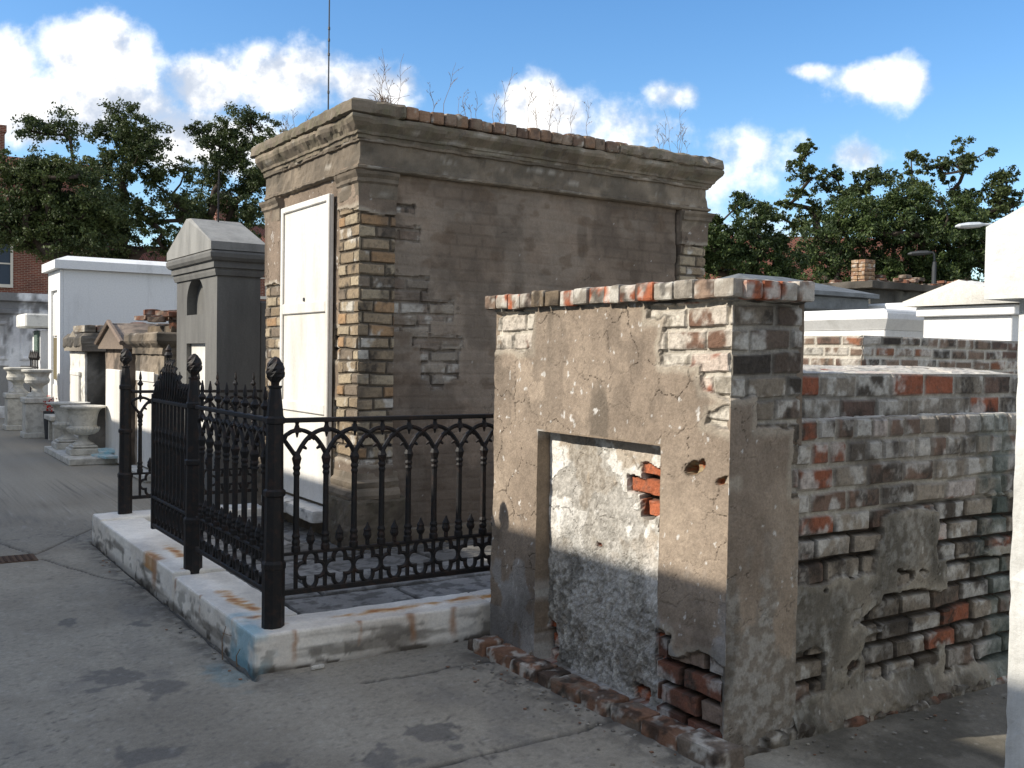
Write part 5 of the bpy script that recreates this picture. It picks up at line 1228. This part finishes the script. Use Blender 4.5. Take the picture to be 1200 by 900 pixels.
# ================================================================== TREES
def oak(label, base, lobes, seed, n_leaf, clump=.36, leaf=.054, cols=((70, 82, 42), (48, 62, 32), (92, 102, 58)), per_m3=7.0, group=None, trunk_r=.32, fork=.28, sparse=()):
    r = np.random.default_rng(seed)
    t = thing('oak_tree', label, 'tree', base, group)
    base = np.array(base, float)
    L = np.array([l[:3] for l in lobes]); R = np.array([l[3] for l in lobes])
    top = L[:, 2].max()
    cen = np.average(L, axis=0, weights=R ** 2)
    # clump targets
    T = []
    for c, rad in zip(L, R):
        n = max(5, int(per_m3 * 4.19 * rad ** 3 * (1.6 if rad < .5 else 1)))
        n = min(n, 60)
        d = r.normal(size=(n, 3)); d /= np.linalg.norm(d, axis=1, keepdims=True)
        T.append(c + d * rad * (r.random((n, 1)) ** .45) * np.array([1, 1.25, .92]))
    T = np.concatenate(T)
    fk = base + np.array([(cen[0] - base[0]) * .25, (cen[1] - base[1]) * .25, (top - base[2]) * fork])
    nodes = [base, base + (fk - base) * .5 + r.normal(size=3) * .08, fk]; par = [-1, 0, 1]
    order = np.argsort(np.linalg.norm(T - fk, axis=1))
    tips = []
    for i in order:
        P = np.array(nodes); d = np.linalg.norm(P - T[i], axis=1) + .25 * np.linalg.norm(P - fk, axis=1) * 0
        d[:2] += 50
        # prefer nodes nearer the fork so limbs sweep outwards
        pen = np.where(np.linalg.norm(P - fk, axis=1) > np.linalg.norm(T[i] - fk), 1.0, 0)
        k = int(np.argmin(d + pen)); a = P[k]; b = T[i]; D = np.linalg.norm(b - a)
        m = max(1, int(D / .35)); prev = k
        sag = r.normal(size=3) * .10 * D
        for s in range(1, m + 1):
            q = s / m; p = a + (b - a) * q + sag * math.sin(math.pi * q) + (r.normal(size=3) * .05 if s < m else 0)
            nodes.append(p); par.append(prev); prev = len(nodes) - 1
        tips.append(prev)
    N = len(nodes); P = np.array(nodes); w = np.zeros(N); w[tips] += 1
    for i in range(N - 1, 0, -1): w[par[i]] += w[i]
    rad = np.clip(.012 * np.sqrt(w + .5) ** 1.25, .012, None); rad = rad * min(1.0, trunk_r / rad[0]) if rad[0] > 0 else rad
    rad = np.maximum(rad, .011); rad[0] = trunk_r * 1.25; rad[1] = trunk_r; rad[2] = max(rad[2], trunk_r * .85)
    mb = MB()
    kids = [[] for _ in range(N)]
    for i in range(1, N): kids[par[i]].append(i)
    done = np.zeros(N, bool)
    for i in range(1, N):
        if done[i]: continue
        ch = [par[i], i]; done[i] = True
        while True:
            k = [j for j in kids[ch[-1]] if not done[j]]
            if not k: break
            j = max(k, key=lambda q: w[q]); ch.append(j); done[j] = True
        rr_ = rad[ch].copy(); rr_[0] = min(rr_[0], rr_[1] * 1.25)
        tube(mb, P[ch], rr_, 6 if rr_[0] > .05 else 4)
    build(mb, 'trunk', M_BARK, t, smooth=True)
    # leaves: sprays around twig ends
    C = []; 
    per = max(20, n_leaf // len(tips))
    pos = []
    for k in tips:
        p = P[k]; q = P[par[k]]
        cs = clump * r.uniform(.6, 1.25)
        sub = p + r.normal(size=(7, 3)) * cs * np.array([.68, .68, .46])
        for s_ in sub:
            n = max(3, int(per / 7 * r.uniform(.5, 1.5)))
            pos.append(s_ + r.normal(size=(n, 3)) * cs * np.array([.24, .24, .17]))
        tw = MB()
    pos = np.concatenate(pos); n = len(pos)
    ax = r.normal(size=(n, 3)) + np.array([0, 0, .25]); ax /= np.linalg.norm(ax, axis=1, keepdims=True)
    b = r.normal(size=(n, 3)); b -= ax * (b * ax).sum(1, keepdims=True); b /= np.linalg.norm(b, axis=1, keepdims=True)
    nn = np.cross(ax, b)
    sz = leaf * r.uniform(.6, 1.3, (n, 1))
    V = np.stack([pos - ax * sz, pos - b * sz * .5 + nn * sz * .15, pos + ax * sz, pos + b * sz * .5 + nn * sz * .15], 1).reshape(-1, 3)
    F = np.arange(n * 4).reshape(n, 4).tolist()
    a0, a1, a2 = [S(*c) for c in cols]
    u = r.random(n); cl = fbm(pos[:, 0] * 1.1, pos[:, 1] * 1.1, pos[:, 2] * 1.1, 3, seed)
    col = mix(mix(a0, a1, sst(.35, .65, cl)), a2, (u > .75) * .7) * r.uniform(.75, 1.2, (n, 1))
    mb = MB(); mb.add(V, F, np.repeat(col, 4, 0)); build(mb, 'crown', M_LEAF, t)
LT = 'live oaks behind the left tombs'; RT = 'live oaks behind the right tombs'
oak('dark spreading oak at the far left, covering the brick house and its window', (4.9, 33.0, 0), [(4.6, 33.08, 8.13, 0.46), (5.24, 32.65, 8.02, 0.46), (4.27, 33.24, 6.73, 0.92), (5.13, 32.68, 6.74, 0.92), (5.87, 32.17, 5.99, 0.92), (3.85, 33.48, 5.44, 0.76), (4.91, 32.78, 5.46, 0.92), (5.44, 32.41, 4.76, 0.66), (2.9, 33.9, 5.7, .9), (2.6, 34.1, 6.9, .8), (6.1, 32.2, 5.2, .8), (4.6, 33.2, 6.1, 1.0), (4.3, 33.1, 4.9, .7), (4.95, 32.8, 4.5, .55), (3.5, 33.6, 4.9, .6)], 1, 66000, group=LT)
oak('middle oak of the left three with its forked limbs showing against the sky', (8.35, 34.3, 0), [(7.57, 34.76, 9.23, 0.45), (7.1, 35.04, 8.55, 0.67), (8.18, 34.34, 8.57, 0.62), (7.75, 34.59, 7.72, 0.84), (6.77, 35.22, 7.42, 0.73), (8.69, 33.96, 7.23, 0.62), (7.16, 34.92, 6.31, 0.84), (8.1, 34.3, 6.05, 0.5), (6.58, 35.28, 5.32, 0.73), (8.97, 33.74, 6.2, 0.5), (7.35, 34.5, 5.06, 0.56), (6.3, 35.2, 5.9, .8), (6.5, 35, 4.6, .6), (7.0, 35.0, 5.4, .6), (8.6, 34.0, 5.2, .45), (7.3, 34.9, 4.6, .5)], 2, 52000, group=LT)
oak('airy oak rising beside the tall stucco tomb, rightmost of the left three', (11.7, 35.7, 0), [(10.64, 36.34, 9.48, 0.55), (11.64, 35.7, 9.87, 0.49), (11.15, 35.99, 8.88, 0.8), (12.25, 35.28, 9.12, 0.55), (10.76, 36.21, 7.87, 0.67), (11.79, 35.53, 7.73, 0.8), (10.45, 36.37, 6.79, 0.49), (12.04, 35.33, 6.51, 0.61), (11.22, 35.87, 6.65, 0.55), (13.0, 34.8, 7.8, .8), (10.2, 36.6, 6.0, .7), (11.6, 35.8, 5.9, .7), (9.7, 36.8, 6.6, .6)], 3, 44000, group=LT)
oak('low rounded dark green oak just right of the tall stucco tomb', (19.2, 18.7, 0), [(19.19, 18.64, 5.16, 0.57), (18.86, 18.84, 4.49, 0.53), (19.69, 18.3, 4.64, 0.57), (18.64, 18.97, 3.89, 0.4), (19.38, 18.48, 3.88, 0.57), (20.06, 18.04, 4.02, 0.53), (18.3, 19.2, 4.6, .6)], 4, 40000, leaf=.046, clump=.28, cols=((66, 82, 40), (46, 62, 30), (90, 102, 54)), per_m3=14, group=RT, trunk_r=.2)
oak('tall thin topped oak with crooked bare looking limbs above the slate tomb', (25.0, 20.9, 0), [(24.54, 21.22, 8.07, 0.26), (24.63, 21.14, 7.41, 0.36), (24.14, 21.43, 6.66, 0.34), (25.25, 20.73, 7.1, 0.37), (25.53, 20.52, 6.5, 0.4), (23.77, 21.66, 6.21, 0.4), (24.91, 20.91, 6.1, 0.37), (26.35, 20.01, 7.31, 0.47), (26.06, 20.17, 6.51, 0.47), (24.25, 21.33, 5.69, 0.37), (25.4, 20.7, 5.5, .6)], 5, 19000, leaf=.052, clump=.22, per_m3=14, group=RT, trunk_r=.26, fork=.45)
oak('broad dense oak filling the middle of the right hand trees', (24.6, 17.5, 0), [(23.3, 18.35, 5.2, 0.86), (24.39, 17.65, 5.57, 0.95), (25.39, 16.98, 5.24, 0.95), (23.89, 17.93, 4.38, 0.71), (25.09, 17.15, 4.28, 0.81), (26.48, 16.25, 4.66, 0.95), (22.6, 18.78, 4.47, 0.71), (27.18, 15.78, 4.32, 0.71), (24.2, 17.7, 3.5, .7), (25.8, 16.8, 3.6, .8), (22.9, 18.5, 3.6, .6)], 6, 80000, leaf=.05, clump=.34, cols=((62, 78, 36), (44, 60, 30), (86, 98, 50)), per_m3=10, group=RT)
oak('high sparse oak behind the dense one, its twigs open to the blue sky', (31.8, 20.1, 0), [(31.73, 20.12, 8.7, 0.46), (30.96, 20.61, 8.11, 0.64), (30.23, 21.09, 8.18, 0.52), (32.41, 19.66, 7.93, 0.52), (32.94, 19.28, 7.08, 0.64), (32.16, 19.78, 6.92, 0.64), (31.32, 20.35, 7.25, 0.64), (30.11, 21.14, 7.31, 0.52), (31.5, 20.2, 6.0, .8), (33.4, 19.0, 6.2, .8)], 7, 24000, leaf=.058, clump=.24, per_m3=9, group=RT, fork=.4)
rh = thing('brick_house', 'low red brick house glimpsed through the right hand oaks', 'house', (32, 26, 0))
mb = MB(); V = [(-4, -3, 0), (4, -3, 0), (4, 3, 0), (-4, 3, 0), (-4, -3, 4.4), (4, -3, 4.4), (4, 3, 4.4), (-4, 3, 4.4)]
ca, sa = math.cos(-.55), math.sin(-.55)
rt3 = lambda L: [(31 + ca * a - sa * b, 26 + sa * a + ca * b, c) for a, b, c in L]
mb.add(rt3(V), [(3,2,1,0), (4,5,6,7), (0,1,5,4), (1,2,6,5), (2,3,7,6), (3,0,4,7)]); build(mb, 'wall', M_HOUSE, rh)
mb = MB(); V = [(-4.3, -3.3, 4.41), (4.3, -3.3, 4.41), (4.3, 3.3, 4.41), (-4.3, 3.3, 4.41), (-4.3, 0, 6.3), (4.3, 0, 6.3)]
mb.add(rt3(V), [(0,1,5,4), (2,3,4,5), (0,4,3), (1,2,5), (3,2,1,0)]); build(mb, 'roof', M_TILE, rh)

# ================================================================== CAMERA, SUN, SKY
cam = bpy.data.cameras.new('camera'); cam.lens = 36 * 1177 / 1200; cam.sensor_width = 36; cam.clip_end = 2000; cam.clip_start = .05
co = link(bpy.data.objects.new('camera', cam))
co.matrix_world = Matrix.Translation((0, 0, 1.55)) @ Matrix.Rotation(math.radians(-33.2), 4, 'Z') @ Matrix.Rotation(math.radians(90 - 1.6), 4, 'X') @ Matrix.Rotation(math.radians(.9), 4, 'Z')
scene.camera = co

SUN_EL = math.radians(32.5); SUN_H = Vector((-.94, .34, 0)).normalized()
sd = Vector((SUN_H.x * math.cos(SUN_EL), SUN_H.y * math.cos(SUN_EL), math.sin(SUN_EL)))
sl_ = bpy.data.lights.new('sun', 'SUN'); sl_.energy = 4.5; sl_.angle = math.radians(.53); sl_.color = (1.0, .93, .82)
so = link(bpy.data.objects.new('sun', sl_)); so.rotation_euler = sd.to_track_quat('Z', 'Y').to_euler(); so.location = (-10, 3, 12)

w = bpy.data.worlds.new('World'); scene.world = w; w.use_nodes = True
nt = w.node_tree; nt.nodes.clear()
out = nt.nodes.new('ShaderNodeOutputWorld'); bg = nt.nodes.new('ShaderNodeBackground'); nt.links.new(bg.outputs[0], out.inputs[0])
sky = nt.nodes.new('ShaderNodeTexSky'); sky.sky_type = 'NISHITA'; sky.sun_disc = False; sky.sun_elevation = SUN_EL
sky.sun_rotation = math.atan2(sd.x, sd.y); sky.air_density = 1.0; sky.dust_density = .5; sky.ozone_density = 2.0; sky.altitude = 0
bg.inputs[1].default_value = .14
def node(t, **k):
    n = nt.nodes.new(t)
    for a, b in k.items(): setattr(n, a, b)
    return n
def mth(op, a, b=None, c=None):
    n = node('ShaderNodeMath', operation=op)
    for s, v in zip(n.inputs, (a, b, c)):
        if v is None: continue
        if isinstance(v, (int, float)): s.default_value = v
        else: nt.links.new(v, s)
    return n.outputs[0]
tcw = node('ShaderNodeTexCoord')
mp = node('ShaderNodeMapping'); mp.inputs['Rotation'].default_value = (0, 0, math.radians(33.2)); nt.links.new(tcw.outputs['Generated'], mp.inputs[0])
sx = node('ShaderNodeSeparateXYZ'); nt.links.new(mp.outputs[0], sx.inputs[0])
yy = mth('MAXIMUM', sx.outputs[1], .02)
U = mth('DIVIDE', sx.outputs[0], yy); W = mth('DIVIDE', sx.outputs[2], yy)
cb = node('ShaderNodeCombineXYZ'); nt.links.new(U, cb.inputs[0]); nt.links.new(W, cb.inputs[1])
def nz(scale, detail, off=(0, 0, 0)):
    a = node('ShaderNodeVectorMath', operation='ADD'); nt.links.new(cb.outputs[0], a.inputs[0]); a.inputs[1].default_value = off
    n = node('ShaderNodeTexNoise'); n.inputs['Scale'].default_value = scale; n.inputs['Detail'].default_value = detail; n.inputs['Roughness'].default_value = .58
    nt.links.new(a.outputs[0], n.inputs[0]); return n.outputs[0]
HZ = lambda px: 406 + px * .0157
BL = [(-5, 85, 50, 50, 1), (105, 70, 58, 48, 1), (70, 130, 130, 45, 1), (250, 100, 50, 36, 1), (330, 95, 95, 46, 1), (430, 105, 62, 36, 1), (250, 165, 160, 40, .9), (635, 130, 75, 40, .9), (790, 112, 46, 30, .8), (720, 150, 120, 45, .7),
      (860, 190, 90, 60, .75), (990, 185, 50, 24, .7), (935, 84, 36, 12, .62), (1030, 95, 50, 27, .85), (1140, 152, 22, 12, .35), (900, 270, 140, 50, .6), (560, 95, 40, 22, .25)]
cur = None
for px, py, rx, ry, amp in BL:
    u0, w0 = (px - 600) / 1177, (HZ(px) - py) / 1177
    du = mth('MULTIPLY', mth('SUBTRACT', U, u0), 1177 / (rx * 1.45)); dw = mth('MULTIPLY', mth('SUBTRACT', W, w0), 1177 / (ry * 1.45))
    r2 = mth('ADD', mth('MULTIPLY', du, du), mth('MULTIPLY', dw, dw))
    v = mth('MULTIPLY', mth('EXPONENT', mth('MULTIPLY', r2, -1.6)), amp)
    cur = v if cur is None else mth('SMOOTH_MAX', cur, v, .12)
n1 = nz(6, 10); n2 = nz(24, 8, (3, 1, 0)); n3 = nz(5.2, 8, (5.1, 2.2, 0))
dens = mth('ADD', cur, mth('MULTIPLY', mth('SUBTRACT', n1, .5), 1.5)); dens = mth('ADD', dens, mth('MULTIPLY', mth('SUBTRACT', n2, .5), .7))
mr = node('ShaderNodeMapRange', interpolation_type='SMOOTHSTEP'); nt.links.new(dens, mr.inputs[0]); mr.inputs[1].default_value = .34; mr.inputs[2].default_value = .80
front = mth('GREATER_THAN', sx.outputs[1], .03)
mask = mth('MULTIPLY', mr.outputs[0], front)
n1o = nz(6, 10, (-.022, .03, 0)); n2o = nz(24, 8, (3 - .010, 1 + .014, 0))
df = mth('ADD', mth('MULTIPLY', mth('SUBTRACT', n1, n1o), 1.0), mth('MULTIPLY', mth('SUBTRACT', n2, n2o), .35)); df = mth('ADD', df, mth('MULTIPLY', mth('SUBTRACT', n3, .5), .35))
sh = node('ShaderNodeMapRange', interpolation_type='SMOOTHSTEP'); nt.links.new(df, sh.inputs[0]); sh.inputs[1].default_value = -.13; sh.inputs[2].default_value = .07
cc = node('ShaderNodeMix', data_type='RGBA'); nt.links.new(sh.outputs[0], cc.inputs[0]); cc.inputs[6].default_value = (3.5, 3.9, 4.6, 1); cc.inputs[7].default_value = (7.6, 7.5, 7.3, 1)
hs = node('ShaderNodeHueSaturation'); hs.inputs['Saturation'].default_value = 1.28; hs.inputs['Value'].default_value = 1.12; hs.inputs['Hue'].default_value = .503; nt.links.new(sky.outputs[0], hs.inputs['Color'])
n4 = node('ShaderNodeTexNoise'); n4.inputs['Scale'].default_value = 2.6; n4.inputs['Detail'].default_value = 7; nt.links.new(mp.outputs[0], n4.inputs[0])
mr4 = node('ShaderNodeMapRange', interpolation_type='SMOOTHSTEP'); nt.links.new(n4.outputs[0], mr4.inputs[0]); mr4.inputs[1].default_value = .44; mr4.inputs[2].default_value = .57
ahead = node('ShaderNodeMapRange', interpolation_type='SMOOTHSTEP'); nt.links.new(sx.outputs[1], ahead.inputs[0]); ahead.inputs[1].default_value = .78; ahead.inputs[2].default_value = .62
up = mth('GREATER_THAN', sx.outputs[2], 0.0)
mask = mth('MAXIMUM', mask, mth('MULTIPLY', mth('MULTIPLY', mr4.outputs[0], ahead.outputs[0]), up))  # unseen clouds outside the view, added as neutral fill light
mx = node('ShaderNodeMix', data_type='RGBA'); nt.links.new(mask, mx.inputs[0]); nt.links.new(hs.outputs[0], mx.inputs[6]); nt.links.new(cc.outputs[2], mx.inputs[7])
nt.links.new(mx.outputs[2], bg.inputs[0])

scene.view_settings.view_transform = 'Standard'; scene.view_settings.look = 'None'; scene.view_settings.exposure = 0.40; scene.view_settings.gamma = 1.0
scene.view_settings.use_curve_mapping = False
scene.cycles.max_bounces = 6
